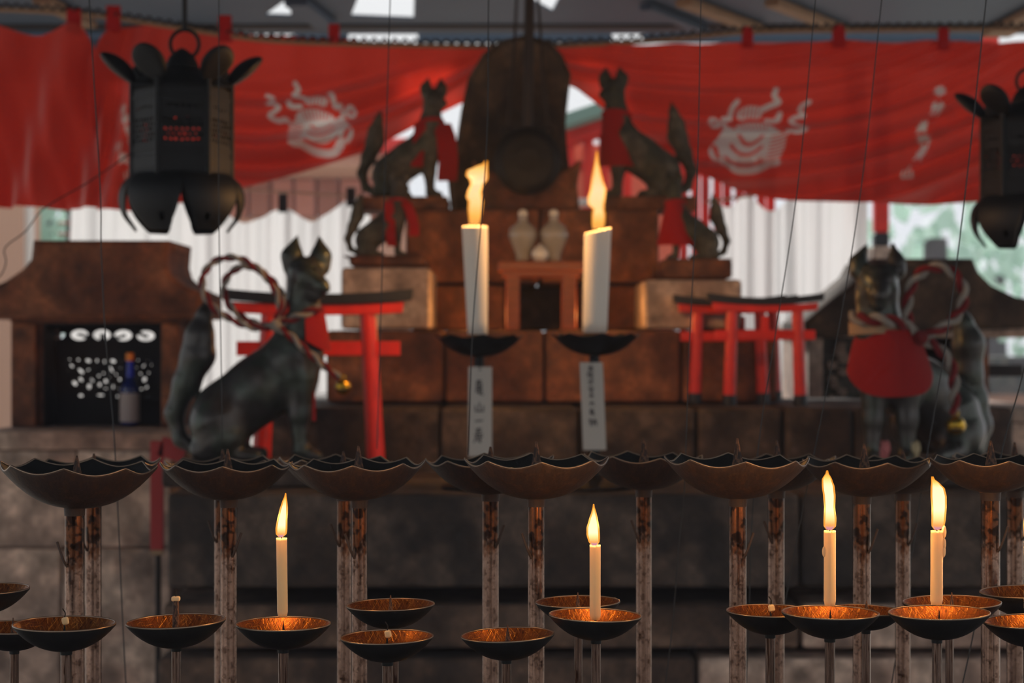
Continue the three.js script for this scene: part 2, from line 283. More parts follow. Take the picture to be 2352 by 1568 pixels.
const SR = 106 * S(2.0), smIn = dishGeo(SR, SR * 0.5, 0, 0, 0.0022, true), smOut = dishGeo(SR, SR * 0.5, 0, 0, 0.0022, false);
const bigRim = rimOf(bigIn, 64, 0.0011), smRim = rimOf(smIn, 48, 0.0009);
const hookGeo = (() => { const g = tube([V(0, 0, 0), V(0.003, 0.006, 0.002), V(0.006, 0.014, 0.003), V(0.012, 0.031, 0.002)], 0.0017, 10, 5); return g; })();
function spikeGeo(h, r) { const g = new THREE.CylinderGeometry(r * 0.09, r, h, 6, 3); const p = g.attributes.position; for (let i = 0; i < p.count; i++) { const k = 1 + 0.12 * Math.sin(i * 7.3); p.setX(i, p.getX(i) * k); p.setZ(i, p.getZ(i) * 0.6); } g.computeVertexNormals(); g.translate(0, h / 2, 0); return g; }
function bigStand(px, rimPy, width, pipePx, pipeW, d, spikeTip, hookSide, turn, label) {
  const k = width / 356 * d / 2.25, c = P(px, rimPy, d), st = thing('large_candle_stand', label, 'candle stand', V(c.x, RACK, c.z), 'large scalloped candle stands');
  const y = c.y - RACK, D = BR * 0.5 * k, pr = pipeW * S(d) / 2, dx = (pipePx - px) * S(d) * 0.6, top = y - D - 0.004, rustH = 0.07;
  const bowl = part(st, 'scalloped_bowl', bigOut, M.iron, V(0, y, 0)); bowl.scale.setScalar(k); bowl.rotation.y = turn; bowl.rotation.z = rr(-0.03, 0.03);
  part(bowl, 'bowl_lining', bigIn, M.black); part(bowl, 'rim', bigRim, M.edge);
  part(st, 'pipe', boxlessCyl(pr, top), M.pipe, V(dx, top / 2, 0));
  part(st, 'pipe_collar', cyl(pr * 1.12, pr * 1.05, 0.012, 24), M.iron, V(dx, top - 0.002, 0));
  const tip = (rimPy - spikeTip) * S(d); part(st, 'spike', spikeGeo(tip + D, 0.0155), M.rust, V(dx * 0.5, y - D - 0.002, 0));
  const hk = part(st, 'hook', hookGeo, M.iron, V(dx + hookSide * pr * 0.55, top - rustH, pr * 0.85)); hk.scale.set(hookSide, 1, 1);
  part(st, 'base_plate', cyl(pr * 2, pr * 2, 0.006, 20), M.steel, V(dx, 0.003, 0));
  return st;
}
function boxlessCyl(r, h) { const g = new THREE.CylinderGeometry(r, r, h, 24, 1, true), uv = g.attributes.uv, o = rnd(); for (let i = 0; i < uv.count; i++) uv.setXY(i, uv.getX(i) + o, 1 - (1 - uv.getY(i)) * h / 0.5); return g; }
const B = [
  [181, 1072, 356, 165, 44, 2.25, 1042, -1, 0.05, 'front large candle stand at the left edge of its row, before the beige stone base'],
  [520, 1068, 300, 529, 38, 2.32, 1027, 1, 0.1, 'front large candle stand directly below the left bronze fox'],
  [820, 1066, 310, 830, 36, 2.27, 1020, -1, 0.02, 'front large candle stand at the foot of the left red torii post'],
  [1232, 1058, 330, 1231, 38, 2.22, 1010, -1, 0.06, 'front large candle stand between the two paper strips'],
  [1692, 1057, 331, 1696, 40, 2.22, 1002, 1, 0.0, 'front large candle stand below the cluster of small red torii'],
  [1990, 1060, 300, 1972, 41, 2.34, 1015, 1, 0.12, 'large candle stand behind the smoking candle flame right of the middle'],
  [2276, 1056, 280, 2274, 43, 2.24, 1008, 1, 0.03, 'front large candle stand below the tail of the right bronze fox'],
  [216, 1063, 300, 214, 36, 2.48, 1038, -1, 0.2, 'rear large candle stand half hidden behind the leftmost front one'],
  [512, 1060, 262, 508, 34, 2.62, 1028, -1, 0.15, 'rear large candle stand hidden behind the one below the left bronze fox'],
  [786, 1058, 286, 794, 33, 2.50, 1033, -1, 0.2, 'rear large candle stand peeping out behind the red torii post stand'],
  [1125, 1056, 294, 1128, 38, 2.45, 1022, 1, 0.1, 'rear large candle stand below the left paper strip'],
  [1478, 1050, 280, 1479, 36, 2.50, 1003, -1, 0.2, 'rear large candle stand right of the right paper strip, showing its dark underside'],
  [1786, 1056, 268, 1780, 38, 2.52, 1008, -1, 0.05, 'rear large candle stand right behind the one below the small torii cluster'],
  [2074, 1060, 276, 2073, 34, 2.55, 1030, 1, 0.3, 'rear large candle stand between the two rightmost candle flames'],
  [2330, 1050, 290, 2332, 38, 2.66, 1012, 1, 0.1, 'rear large candle stand at the right edge with its rim curling up'],
];
for (const b of B) bigStand(...b);

const charred = new THREE.SphereGeometry(0.004, 10, 8);
function smallStand(px, rimPy, width, stemPx, stemW, d, top, label) {   // top: 'spike' | 'wax' | 'tube' | 'pin'
  const k = width / 212 * d / 2.0, c = P(px, rimPy, d), st = thing('small_candle_stand', label, 'candle stand', V(c.x, RACK, c.z), 'small round candle stands');
  const y = c.y - RACK, D = SR * 0.5 * k, pr = stemW * S(d) / 2, dx = clamp((stemPx - px) * S(d), -0.01, 0.01);
  const bowl = part(st, 'bowl', smOut, M.black, V(0, y, 0)); bowl.scale.setScalar(k); bowl.rotation.z = rr(-0.04, 0.04);
  part(bowl, 'bowl_lining', smIn, M.brass); part(bowl, 'rim', smRim, M.edge);
  part(st, 'stem', boxlessCyl(pr, y - D), M.stem, V(dx, (y - D) / 2, 0));
  part(st, 'stem_collar', cyl(pr * 1.2, pr * 1.1, 0.008, 16), M.black, V(dx, y - D - 0.002, 0));
  part(st, 'base_plate', cyl(pr * 2.4, pr * 2.4, 0.005, 16), M.steel, V(dx, 0.0025, 0));
  if (top === 'spike') part(st, 'spike', spikeGeo(D + 0.012, 0.0062), M.rust, V(0, y - D - 0.001, 0));
  if (top === 'pin') part(st, 'spike', spikeGeo(D + 0.004, 0.0035), M.black, V(0, y - D - 0.001, 0));
  if (top === 'tube') { part(st, 'spike', cyl(0.0032, 0.0042, D + 0.022, 8), M.rust, V(0, y - 0.004 + (0.022 - D) / 2 + 0.004, 0)); part(st, 'wax_scrap', box(0.009, 0.005, 0.007, 0.0015), M.wax, V(0, y + 0.024, 0)); part(st, 'burnt_wick', cyl(0.0005, 0.0007, 0.008, 6), M.wick, V(0, y + 0.030, 0)); }
  if (top === 'wax') { part(st, 'spike', spikeGeo(D + 0.004, 0.0035), M.black, V(0, y - D - 0.001, 0)); const w = part(st, 'wax_stub', box(0.007, 0.008, 0.006, 0.002), M.wax, V(0.001, y + 0.003, 0)); w.rotation.z = 0.2; part(st, 'burnt_wick', tube([V(0, 0, 0), V(0.001, 0.005, 0), V(-0.002, 0.010, 0)], 0.0007, 6, 5), M.wick, V(0, y + 0.006, 0)); }
  return { st, c, D };
}
const small = {};
const SM = [
  ['a', -42, 1352, 212, -42, 22, 2.15, 'spike', 'small bowl cut by the left edge, the upper one there'],
  ['b', 30, 1440, 196, 33, 20, 2.10, 'spike', 'small bowl at the left edge, half behind its neighbour with the wax stub'],
  ['c', 148, 1432, 230, 152, 25, 1.92, 'wax', 'small bowl with a pale wax stub on its pin, below the leftmost large stand'],
  ['d', 404, 1426, 224, 405, 22, 1.96, 'tube', 'small bowl with a tall thin candle tube and wax scrap, no flame'],
  ['e', 651, 1432, 214, 651, 24, 1.98, 'pin', 'small bowl holding the leftmost lit candle'],
  ['f', 889, 1462, 210, 890, 24, 1.96, 'wax', 'small bowl with burnt curled wick, lower one of the two left of centre'],
  ['g', 897, 1388, 200, 905, 22, 2.10, 'spike', 'empty small bowl with a spike, upper one of the two left of centre'],
  ['h', 1166, 1457, 212, 1163, 22, 1.97, 'spike', 'empty small bowl at the lower middle with a bent spike'],
  ['i', 1367, 1412, 210, 1369, 22, 1.99, 'pin', 'small bowl holding the lit candle right of the middle'],
  ['j', 1327, 1381, 192, 1328, 19, 2.16, 'spike', 'empty small bowl just behind the middle lit candle'],
  ['k', 1770, 1402, 200, 1769, 22, 2.06, 'wax', 'small bowl left behind the candle with the tallest flame'],
  ['l', 1907, 1406, 219, 1906, 23, 1.97, 'pin', 'small bowl holding the lit candle with the tallest smoking flame'],
  ['m', 1990, 1400, 170, 1989, 19, 2.14, 'spike', 'empty small bowl between the two rightmost lit candles'],
  ['n', 2157, 1406, 227, 2152, 22, 1.95, 'pin', 'small bowl holding the dripping lit candle near the right edge'],
  ['o', 2186, 1382, 220, 2181, 19, 2.06, 'spike', 'empty small bowl behind the dripping lit candle'],
  ['p', 2370, 1426, 216, 2362, 22, 1.99, 'pin', 'small bowl cut by the right edge, lower one there'],
  ['q', 2360, 1358, 212, 2366, 22, 2.172, 'spike', 'small bowl cut by the right edge, upper one there'],
];
for (const [id, ...a] of SM) small[id] = smallStand(...a);

// flames: rows [py, left, right] traced as the flame's outline, given a round depth
const flameMap = (stops) => { const t = dataTexStrip(stops); return t; };
function dataTexStrip(stops) { const n = 64, a = new Uint8Array(n * 4 * 4); for (let j = 0; j < n; j++) { const v = j / (n - 1); let c = stops[stops.length - 1][1]; for (let i = 1; i < stops.length; i++) if (v <= stops[i][0]) { c = mix3(stops[i - 1][1], stops[i][1], (v - stops[i - 1][0]) / (stops[i][0] - stops[i - 1][0])); break; } for (let i = 0; i < 4; i++) { const o = (j * 4 + i) * 4; a[o] = c[0] * 255; a[o + 1] = c[1] * 255; a[o + 2] = c[2] * 255; a[o + 3] = 255; } } const t = new THREE.DataTexture(a, 4, n); t.magFilter = THREE.LinearFilter; t.needsUpdate = true; return t; }
const smallFlame = std({ color: 0x000000, roughness: 1, emissive: 0xffffff, emissiveIntensity: 1.9, emissiveMap: flameMap([[0, [0.02, 0.05, 0.30]], [0.08, [0.06, 0.08, 0.32]], [0.16, [0.35, 0.18, 0.08]], [0.28, [0.95, 0.62, 0.28]], [0.4, [1, 0.86, 0.62]], [0.75, [1, 0.84, 0.55]], [0.9, [0.9, 0.5, 0.12]], [1, [0.5, 0.16, 0.02]]]) });
const tallFlame = std({ color: 0x000000, roughness: 1, emissive: 0xffffff, emissiveIntensity: 1.2, emissiveMap: flameMap([[0, [0.55, 0.28, 0.10]], [0.1, [0.85, 0.48, 0.12]], [0.25, [1, 0.80, 0.42]], [0.6, [1, 0.86, 0.6]], [0.85, [1, 0.75, 0.3]], [1, [0.8, 0.35, 0.03]]]) });
const edgeFlame = std({ color: 0x000000, roughness: 1, emissive: new THREE.Color().setRGB(1, 0.33, 0.02), emissiveIntensity: 1.1, transparent: true, opacity: 0.5 });
function flameGeo(rows, d, grow, ox, oy) {
  const s = S(d), n = 14, fx = (i, k) => rows[i][k], last = rows.length - 1;
  return grid(n, (rows.length - 1) * 4, (u, v) => {
    const q = (1 - v) * last, i = Math.min(last - 1, Math.floor(q)), t = q - i, tt = t * t * (3 - 2 * t) * 0.4 + t * 0.6;
    const py = lerp(fx(i, 0), fx(i + 1, 0), t), l = lerp(fx(i, 1), fx(i + 1, 1), tt), r = lerp(fx(i, 2), fx(i + 1, 2), tt), th = u * Math.PI * 2, w = (r - l) / 2 + grow * Math.min(1, 4 * v * (1 - v) + 0.25);
    return V(((l + r) / 2 + w * Math.sin(th) - ox) * s, (oy - py + (v < 0.01 ? grow : 0)) * s, w * 0.9 * Math.cos(th) * s);
  }, (u, v) => [u, 1 - v]);
}
function candle(id, px, topPy, botPy, w, d, lean, rows, drips, label) {
  const s = S(d), base = P(px, botPy, d), hgt = (botPy - topPy) * s, r = w * s / 2, o = thing('lit_candle', label, 'candle', base, 'lit white candles in small bowls');
  const g = lathe([[0.0005, 0], [r * 0.8, 0.0008], [r * 0.96, 0.006], [r * 0.97, hgt * 0.5], [r, hgt - 0.004], [r * 0.98, hgt - 0.0005], [r * 0.6, hgt - 0.002], [0.0003, hgt - 0.003]], 18);
  const p = g.attributes.position; for (let i = 0; i < p.count; i++) { const y = p.getY(i); p.setX(i, p.getX(i) * (1 + 0.02 * Math.sin(y * 300)) + lean * y); } g.computeVertexNormals();
  const body = part(o, 'wax_body', g, M.wax);
  for (const [dx, dy, k] of drips) { const b = part(body, 'wax_drip', new THREE.SphereGeometry(0.0024 * k, 10, 8), M.wax, V(dx * r + lean * dy * hgt, dy * hgt, r * 0.3)); b.scale.set(0.8, 2.2, 0.8); }
  part(o, 'wick', tube([V(lean * hgt, hgt - 0.003, 0), V(lean * hgt, hgt + 0.003, 0), V(lean * hgt + 0.0006, hgt + 0.007, 0)], 0.0007, 6, 6), M.wick);
  const fl = part(o, 'flame', flameGeo(rows, d, 0, px, botPy), smallFlame); part(fl, 'flame_edge', flameGeo(rows, d, 4, px, botPy), edgeFlame);
  const L = new THREE.PointLight(FLAME_LIGHT, CANDLE); L.position.set(lean * hgt, hgt + 0.022, 0); L.castShadow = true; L.shadow.radius = 0.25; L.name = 'flame_light'; o.add(L);
  return o;
}
candle('e', 649, 1234, 1417, 25, 1.98, -0.012, [[1233, 641, 649], [1226, 637, 655], [1212, 637, 656], [1195, 640, 656], [1175, 645, 657], [1155, 650, 657], [1136, 655.5, 656.5]], [], 'leftmost lit candle, below the left bronze fox, flame leaning right');
candle('i', 1367, 1250, 1424, 26, 1.99, 0, [[1252, 1360, 1370], [1244, 1355, 1374], [1228, 1351, 1374], [1212, 1351, 1373], [1195, 1356, 1370], [1178, 1361, 1367], [1161, 1363, 1364]], [], 'lit candle right of the middle with a short pointed flame');
candle('l', 1906, 1217, 1392, 28, 1.97, 0.0, [[1216, 1899, 1911], [1208, 1895, 1917], [1190, 1896, 1917], [1165, 1897, 1914], [1140, 1895, 1915], [1118, 1892, 1913], [1100, 1891, 1908], [1084, 1899, 1901]], [[-1.0, 0.72, 1.1]], 'lit candle with the tallest flame and a small drip, third from the left');
candle('n', 2151, 1217, 1390, 29, 1.95, 0.006, [[1216, 2147, 2157], [1208, 2143, 2166], [1190, 2144, 2168], [1165, 2144, 2170], [1140, 2142, 2170], [1122, 2142, 2166], [1110, 2142, 2156], [1098, 2140, 2143]], [[1.05, 0.98, 1.3], [1.05, 0.82, 1.2], [1.0, 0.72, 1.2]], 'lit candle dripping down its right side, near the right edge');
candle('p', 2366, 1242, 1408, 28, 1.99, 0, [[1243, 2360, 2372], [1232, 2356, 2376], [1205, 2355, 2377], [1175, 2358, 2374], [1150, 2363, 2366]], [], 'lit candle cut off by the right edge');

// ───────────────────────── tall candles with paper strips ─────────────────────────
// brush strokes of the characters on a 0..10 grid
const K = {
  yama: [[5, 1, 5, 9], [1.5, 4, 1.5, 9], [1.5, 9, 8.5, 9], [8.5, 4, 8.5, 9]],
  one: [[1.5, 5.4, 8.5, 4.8]],
  kawa: [[2, 1, 1.5, 9], [5, 1.5, 5, 8.5], [8, 1, 8, 9.2]],
  hou: [[2, 2, 8, 2], [1.5, 4, 8.5, 4], [5, 0.5, 5, 4], [4.5, 3.5, 1, 7], [5.5, 3.5, 9, 7], [3, 6.3, 7, 6.3], [2.5, 8, 7.5, 8], [5, 5.5, 5, 10]],
  nou: [[2.5, 0.5, 1, 3], [1, 3, 3, 3], [3.5, 2, 1, 5.5], [1, 5.5, 4, 5.5], [2.5, 5.5, 2.5, 9.5], [5, 3, 5, 9.5], [5, 3, 9.3, 3], [9.3, 3, 9.3, 9.5], [7, 0.5, 7, 4.5], [7, 4.5, 5.8, 7], [7, 4.5, 8.5, 7]],
  bi: [[3, 0.5, 4, 2], [7, 0.5, 6, 2], [2, 2.4, 8, 2.4], [2.5, 4, 7.5, 4], [1.5, 5.6, 8.5, 5.6], [5, 2.4, 5, 5.6], [2, 7.2, 8, 7.2], [5, 5.8, 4, 8], [4, 8, 1.5, 9.6], [5.2, 7.4, 8.6, 9.6]],
  kame: [[3, 1, 7, 1], [3.5, 1, 2.4, 3], [2.6, 2.6, 7.4, 2.6], [2.6, 2.6, 2.6, 5], [7.4, 2.6, 7.4, 5], [2.6, 5, 7.4, 5], [2.2, 6, 7.6, 6], [2.2, 8, 7.6, 8], [5, 1.2, 5, 9], [5, 9, 9, 9.6], [2.2, 6, 2.2, 8], [7.6, 6, 7.6, 8]],
  kotobuki: [[2.5, 1.5, 7.5, 1], [3, 3, 7.2, 2.6], [1.5, 4.8, 8.6, 4.2], [5, 0.5, 3, 6], [3, 6, 1, 9.5], [3.5, 6.4, 8.6, 6], [6.6, 5, 6.6, 9.4], [6.6, 9.4, 5, 8.8], [4, 7.4, 5, 8.4]],
  kabu: [[1, 3, 4, 3], [2.5, 0.5, 2.5, 9.5], [2.4, 3.5, 0.8, 6.5], [5.4, 1.2, 5, 3], [5, 2.8, 9, 2.8], [4.4, 5, 9.4, 5], [7, 0.8, 7, 9.6], [6.8, 5.4, 4.4, 8.8], [7.2, 5.4, 9.6, 8.8]],
  shiki: [[1, 3, 9, 2.6], [6, 0.5, 7.4, 7], [7.4, 7, 9.2, 9.2], [8, 0.8, 8.8, 1.8], [1.5, 5.4, 5.4, 5.2], [3.4, 5.4, 3.4, 8.6], [1.2, 9, 6, 8]],
  kai: [[5, 0.5, 1, 4], [5, 0.5, 9, 4], [3, 4, 7, 4], [2, 6, 8, 6], [4.8, 6, 3, 9], [3, 9, 7.4, 8.6], [6.4, 7.4, 8, 9.6]],
  mi: [[2.5, 2.5, 7.5, 2.5], [1.2, 5, 8.8, 5], [5, 0.6, 5, 9.6], [4.8, 5.2, 1.2, 9], [5.2, 5.2, 8.8, 9]],
  ki: [[1, 2, 9, 2], [3.4, 0.5, 3.4, 4], [6.6, 0.5, 6.6, 4], [2, 4.6, 8, 4.6], [5, 2.4, 5, 7], [1, 7, 9, 7], [4, 7.2, 1.6, 9.4], [6, 7.2, 8.6, 9.4]],
  dai: [[1, 3.6, 9, 3.6], [5, 0.6, 4.6, 4], [4.6, 4, 1.2, 9.4], [5, 4, 9, 9.4]],
};
function glyph(g, name, x, y, w, h, lw, skew = 0) { g.lineWidth = lw; g.lineCap = 'round'; for (const s of K[name]) { g.beginPath(); for (let i = 0; i < s.length; i += 2) { const gx = x + s[i] / 10 * w + skew * (5 - s[i + 1]) / 10 * h, gy = y + s[i + 1] / 10 * h; i ? g.lineTo(gx, gy) : g.moveTo(gx, gy); } g.stroke(); } }
function stripTex(list) { return canvasTex(256, 1024, (g, w, h) => { g.fillStyle = '#b9b4ad'; g.fillRect(0, 0, w, h); for (let i = 0; i < 900; i++) { g.fillStyle = `rgba(${rnd() < 0.5 ? '225,220,212' : '150,140,130'},0.12)`; g.fillRect(rnd() * w, rnd() * h, rr(2, 30), rr(1, 3)); } g.strokeStyle = 'rgba(34,32,36,0.9)'; for (const [n, x, y, s, lw, k] of list) glyph(g, n, x, y, s, s * (k ?? 1), lw); }); }
const stripA = stripTex([['one', 105, 16, 40, 10], ['kame', 62, 140, 110, 15, 1.7], ['yama', 60, 400, 120, 15], ['one', 60, 560, 110, 17], ['kotobuki', 50, 690, 120, 15, 1.5]]);
const stripB = stripTex([['ki', 85, 40, 70, 10], ['kabu', 72, 108, 76, 10], ['shiki', 78, 190, 72, 10], ['kai', 76, 274, 76, 10], ['mi', 82, 352, 66, 9], ['dai', 84, 446, 66, 11], ['kame', 74, 540, 78, 10], ['nou', 70, 650, 96, 12]]);
const TD = 4.42;
function tallStand(px, rimPy, w, d, stemPx, label) {
  const c = P(px, rimPy, d), k = w / 356 * d / 2.25, st = thing('tall_candle_stand', label, 'candle stand', V(c.x, T1, c.z), 'tall candle stands before the altar'), D = BR * 0.42 * k, dx = (stemPx - px) * S(d);
  const yy = c.y - T1, bowl = part(st, 'scalloped_bowl', bigOut, M.black, V(0, yy, 0)); bowl.scale.set(k, k * 0.9, k); bowl.rotation.y = 0.1; part(bowl, 'bowl_lining', bigIn, M.black);
  part(st, 'pipe', boxlessCyl(0.0125, yy - D), M.black, V(dx, (yy - D) / 2, 0));
  part(st, 'spike', spikeGeo(D + 0.02, 0.006), M.rust, V(0, yy - D - 0.004, 0));
  part(st, 'foot_plate', lathe([[0.001, 0], [0.09, 0], [0.09, 0.008], [0.03, 0.018], [0.016, 0.03], [0.0125, 0.03]], 28), M.black, V(dx, 0, 0));
  return st;
}
tallStand(1101, 771, 202, TD, 1100, 'tall black candle stand under the left thick candle');
tallStand(1368, 768, 203, TD, 1365, 'tall black candle stand under the right thick candle');
function tallCandle(l0, r0, top, l1, r1, bot, slope, d, rows, label) {
  const s = S(d), cx = (l1 + r1) / 2, base = P(cx, bot, d), hgt = (bot - top) * s, o = thing('thick_candle', label, 'candle', base, 'thick white candles on tall stands');
  const R0 = (r0 - l0) / 2 * s, R1 = (r1 - l1) / 2 * s, dx = ((l0 + r0) / 2 - cx) * s;
  const pts = [[0.001, 0]]; for (let i = 0; i <= 8; i++) pts.push([lerp(R1, R0, i / 8), hgt * i / 8 * 0.985]); pts.push([R0 * 0.97, hgt], [R0 * 0.82, hgt - 0.003], [R0 * 0.4, hgt - 0.009], [0.001, hgt - 0.01]);
  const g = lathe(pts, 32), p = g.attributes.position; for (let i = 0; i < p.count; i++) { const t = p.getY(i) / hgt, x = p.getX(i); p.setXYZ(i, x + dx * t, p.getY(i) + slope * x * smooth(0.6, 1, t), p.getZ(i)); } g.computeVertexNormals();
  part(o, 'wax_body', g, M.waxTall);
  part(o, 'wick', tube([V(dx, hgt - 0.01, 0), V(dx, hgt + 0.006, 0), V(dx + 0.002, hgt + 0.014, 0)], 0.0016, 6, 6), M.wick);
  const fl = part(o, 'flame', flameGeo(rows, d, 0, cx, bot), tallFlame); part(fl, 'flame_edge', flameGeo(rows, d, 4.5, cx, bot), edgeFlame);
  const L = new THREE.PointLight(FLAME_LIGHT, TALL); L.position.set(dx, hgt + 0.09, 0); L.castShadow = true; L.shadow.radius = 0.9; L.name = 'flame_light'; o.add(L);
  return o;
}
tallCandle(1061, 1120, 520, 1074, 1120, 768, 0, TD, [[516, 1079, 1099], [500, 1079, 1103], [480, 1078, 1105], [462, 1080, 1106], [452, 1075, 1104], [440, 1078, 1101], [425, 1085, 1106], [412, 1082, 1116], [402, 1074, 1117], [392, 1076, 1117], [384, 1092, 1118], [374, 1115, 1119]], 'thick tapering candle on the left tall stand, flame curling left');
tallCandle(1342, 1404, 530, 1338, 1394, 764, 0.22, TD, [[526, 1362, 1386], [512, 1362, 1387], [495, 1363, 1387], [480, 1366, 1384], [468, 1354, 1384], [455, 1354, 1386], [435, 1360, 1388], [415, 1362, 1381], [395, 1365, 1377], [372, 1368, 1373], [352, 1370, 1372]], 'thick candle with slanting top on the right tall stand, tall straight flame');
function strip(px, top, bot, w, tilt, d, tex, label) {
  const s = S(d), h = (bot - top) * s, o = thing('paper_strip', label, 'paper strip', P(px, bot, d), 'written paper strips on the tall stands');
  const mat = phys({ map: tex, roughness: 0.9, transmission: 0.12 });
  const g = grid(4, 12, (u, v) => V((u - 0.5) * w * s + tilt * v * h, h * (1 - v), 0.004 * Math.sin(v * 3) - 0.003 * (u - 0.5) * (u - 0.5) * 4), (u, v) => [u, 1 - v]);
  part(o, 'paper', g, mat, V(-tilt * h, 0, 0)); part(o, 'string', tube([V(-tilt * h, h - 0.004, 0.003), V(-tilt * h, h + 0.006, 0.001), V(-tilt * h, h + 0.012, -0.006)], 0.0008, 8, 5), M.wire);
}
strip(1103, 842, 1048, 54, 0.0, TD - 0.03, stripA, 'left white paper strip with large brush characters');
strip(1366, 832, 1033, 53, 0.04, TD - 0.03, stripB, 'right white paper strip with a column of small characters');

// ───────────────────────── foxes ─────────────────────────
// seated fox seen from its side, facing right; bones in pixels of the left bronze fox, x from 600, y up from 1060
const px2 = (l) => l.map((b) => [b[0] - 600, 1060 - b[1], b[2], b[3], b[4] - 600, 1060 - b[5], b[6], b[7], b[8] ?? undefined]);
const sideFox = px2([
  [520, 950, 0, 78, 600, 890, 0, 74], [600, 890, 0, 74, 678, 815, 5, 62], [678, 815, 5, 62, 692, 740, 8, 46], [692, 740, 8, 46, 698, 680, 14, 40],
  [505, 970, 40, 62, 520, 1000, 46, 50], [505, 970, -40, 62, 520, 1000, -46, 50],
  [505, 1010, 52, 36, 470, 1030, 52, 26], [480, 1038, 54, 20, 596, 1044, 58, 15, 12], [480, 1038, -54, 20, 596, 1044, -50, 15, 12],
  [690, 870, 28, 40, 690, 950, 34, 24], [690, 950, 34, 24, 694, 1030, 36, 16, 14], [694, 1034, 36, 17, 734, 1046, 40, 13, 12],
  [690, 870, -28, 40, 684, 950, -34, 24], [684, 950, -34, 24, 686, 1030, -36, 16, 14], [686, 1034, -36, 17, 722, 1046, -34, 13, 12],
  [703, 636, 18, 42, 706, 630, 24, 40], [716, 640, 40, 30, 746, 658, 58, 16, 14], [746, 658, 58, 16, 757, 666, 64, 9, 10], [716, 672, 38, 20, 740, 680, 52, 10, 10],
  [674, 612, 10, 24, 672, 588, 8, 25, 8], [672, 588, 8, 25, 684, 538, 4, 2, 8], [738, 612, 12, 23, 738, 588, 10, 24, 8], [738, 588, 10, 24, 733, 539, 4, 2, 8],
  [462, 1040, -8, 18, 412, 1010, -14, 16, 16], [412, 1010, -14, 16, 396, 950, -18, 20, 16], [396, 950, -18, 20, 425, 880, -18, 30, 16], [425, 880, -18, 30, 452, 815, -16, 38, 16], [452, 815, -16, 38, 456, 770, -14, 32, 16], [456, 770, -14, 32, 468, 720, -12, 18, 16], [468, 720, -12, 18, 477, 676, -12, 3, 10],
]);
function foxGeo(list, mirror, cell = 7) {
  const L = mirror ? list.map((b) => [-b[0], b[1], b[2], b[3], -b[4], b[5], b[6], b[7], b[8]]) : list, f = bones(L, 22);
  const eye = [], lo = [1e9, 0, 1e9], hi = [-1e9, -1e9, -1e9];
  for (const b of L) for (const o of [0, 4]) for (let a = 0; a < 3; a++) { lo[a] = Math.min(lo[a], b[o + a] - b[o + 3] - 14); hi[a] = Math.max(hi[a], b[o + a] + b[o + 3] + 14); }
  lo[1] = -14;
  return surfaceNets((x, y, z) => Math.max(f(x, y, z), -y), lo, hi, cell);
}
function scaleGeo(g, s, uv = 1) { const q = g.clone(); q.scale(s, s, s); return boxUV(q, [rnd(), rnd()], uv); }
const geoSideR = foxGeo(sideFox, false), geoSideL = foxGeo(sideFox, true);
function twist(parent, pts, R, pitch, closed = false) {   // a two-strand rope, red and white
  const c = new THREE.CatmullRomCurve3(pts, closed), n = Math.max(30, Math.round(c.getLength() / pitch * 14)), fr = c.computeFrenetFrames(n, closed), len = c.getLength();
  const rope = part(parent, 'rope', strand(0), M.ropeRed); part(rope, 'white_strand', strand(Math.PI), M.ropeWhite);
  function strand(ph) { const q = []; for (let i = 0; i <= n; i++) { const p = c.getPointAt(i / n), a = i / n * len / pitch * Math.PI * 2 + ph; q.push(p.clone().addScaledVector(fr.normals[i], Math.cos(a) * R * 0.5).addScaledVector(fr.binormals[i], Math.sin(a) * R * 0.5)); } return new THREE.TubeGeometry(new THREE.CatmullRomCurve3(q), n * 2, R * 0.56, 7, false); }
  return rope;
}
function bell(parent, pos, r) {
  const b = part(parent, 'bell', new THREE.SphereGeometry(r, 20, 14), M.gold, pos, 'small round gold bell');
  part(b, 'bell_band', new THREE.TorusGeometry(r, r * 0.1, 8, 24).rotateX(Math.PI / 2), M.gold); part(b, 'bell_slot', box(r * 1.2, r * 0.16, r * 0.3, 0.001), M.ink, V(0, -r * 0.35, r * 0.84)); part(b, 'bell_ring', new THREE.TorusGeometry(r * 0.28, r * 0.09, 6, 14), M.gold, V(0, r * 1.2, 0));
}
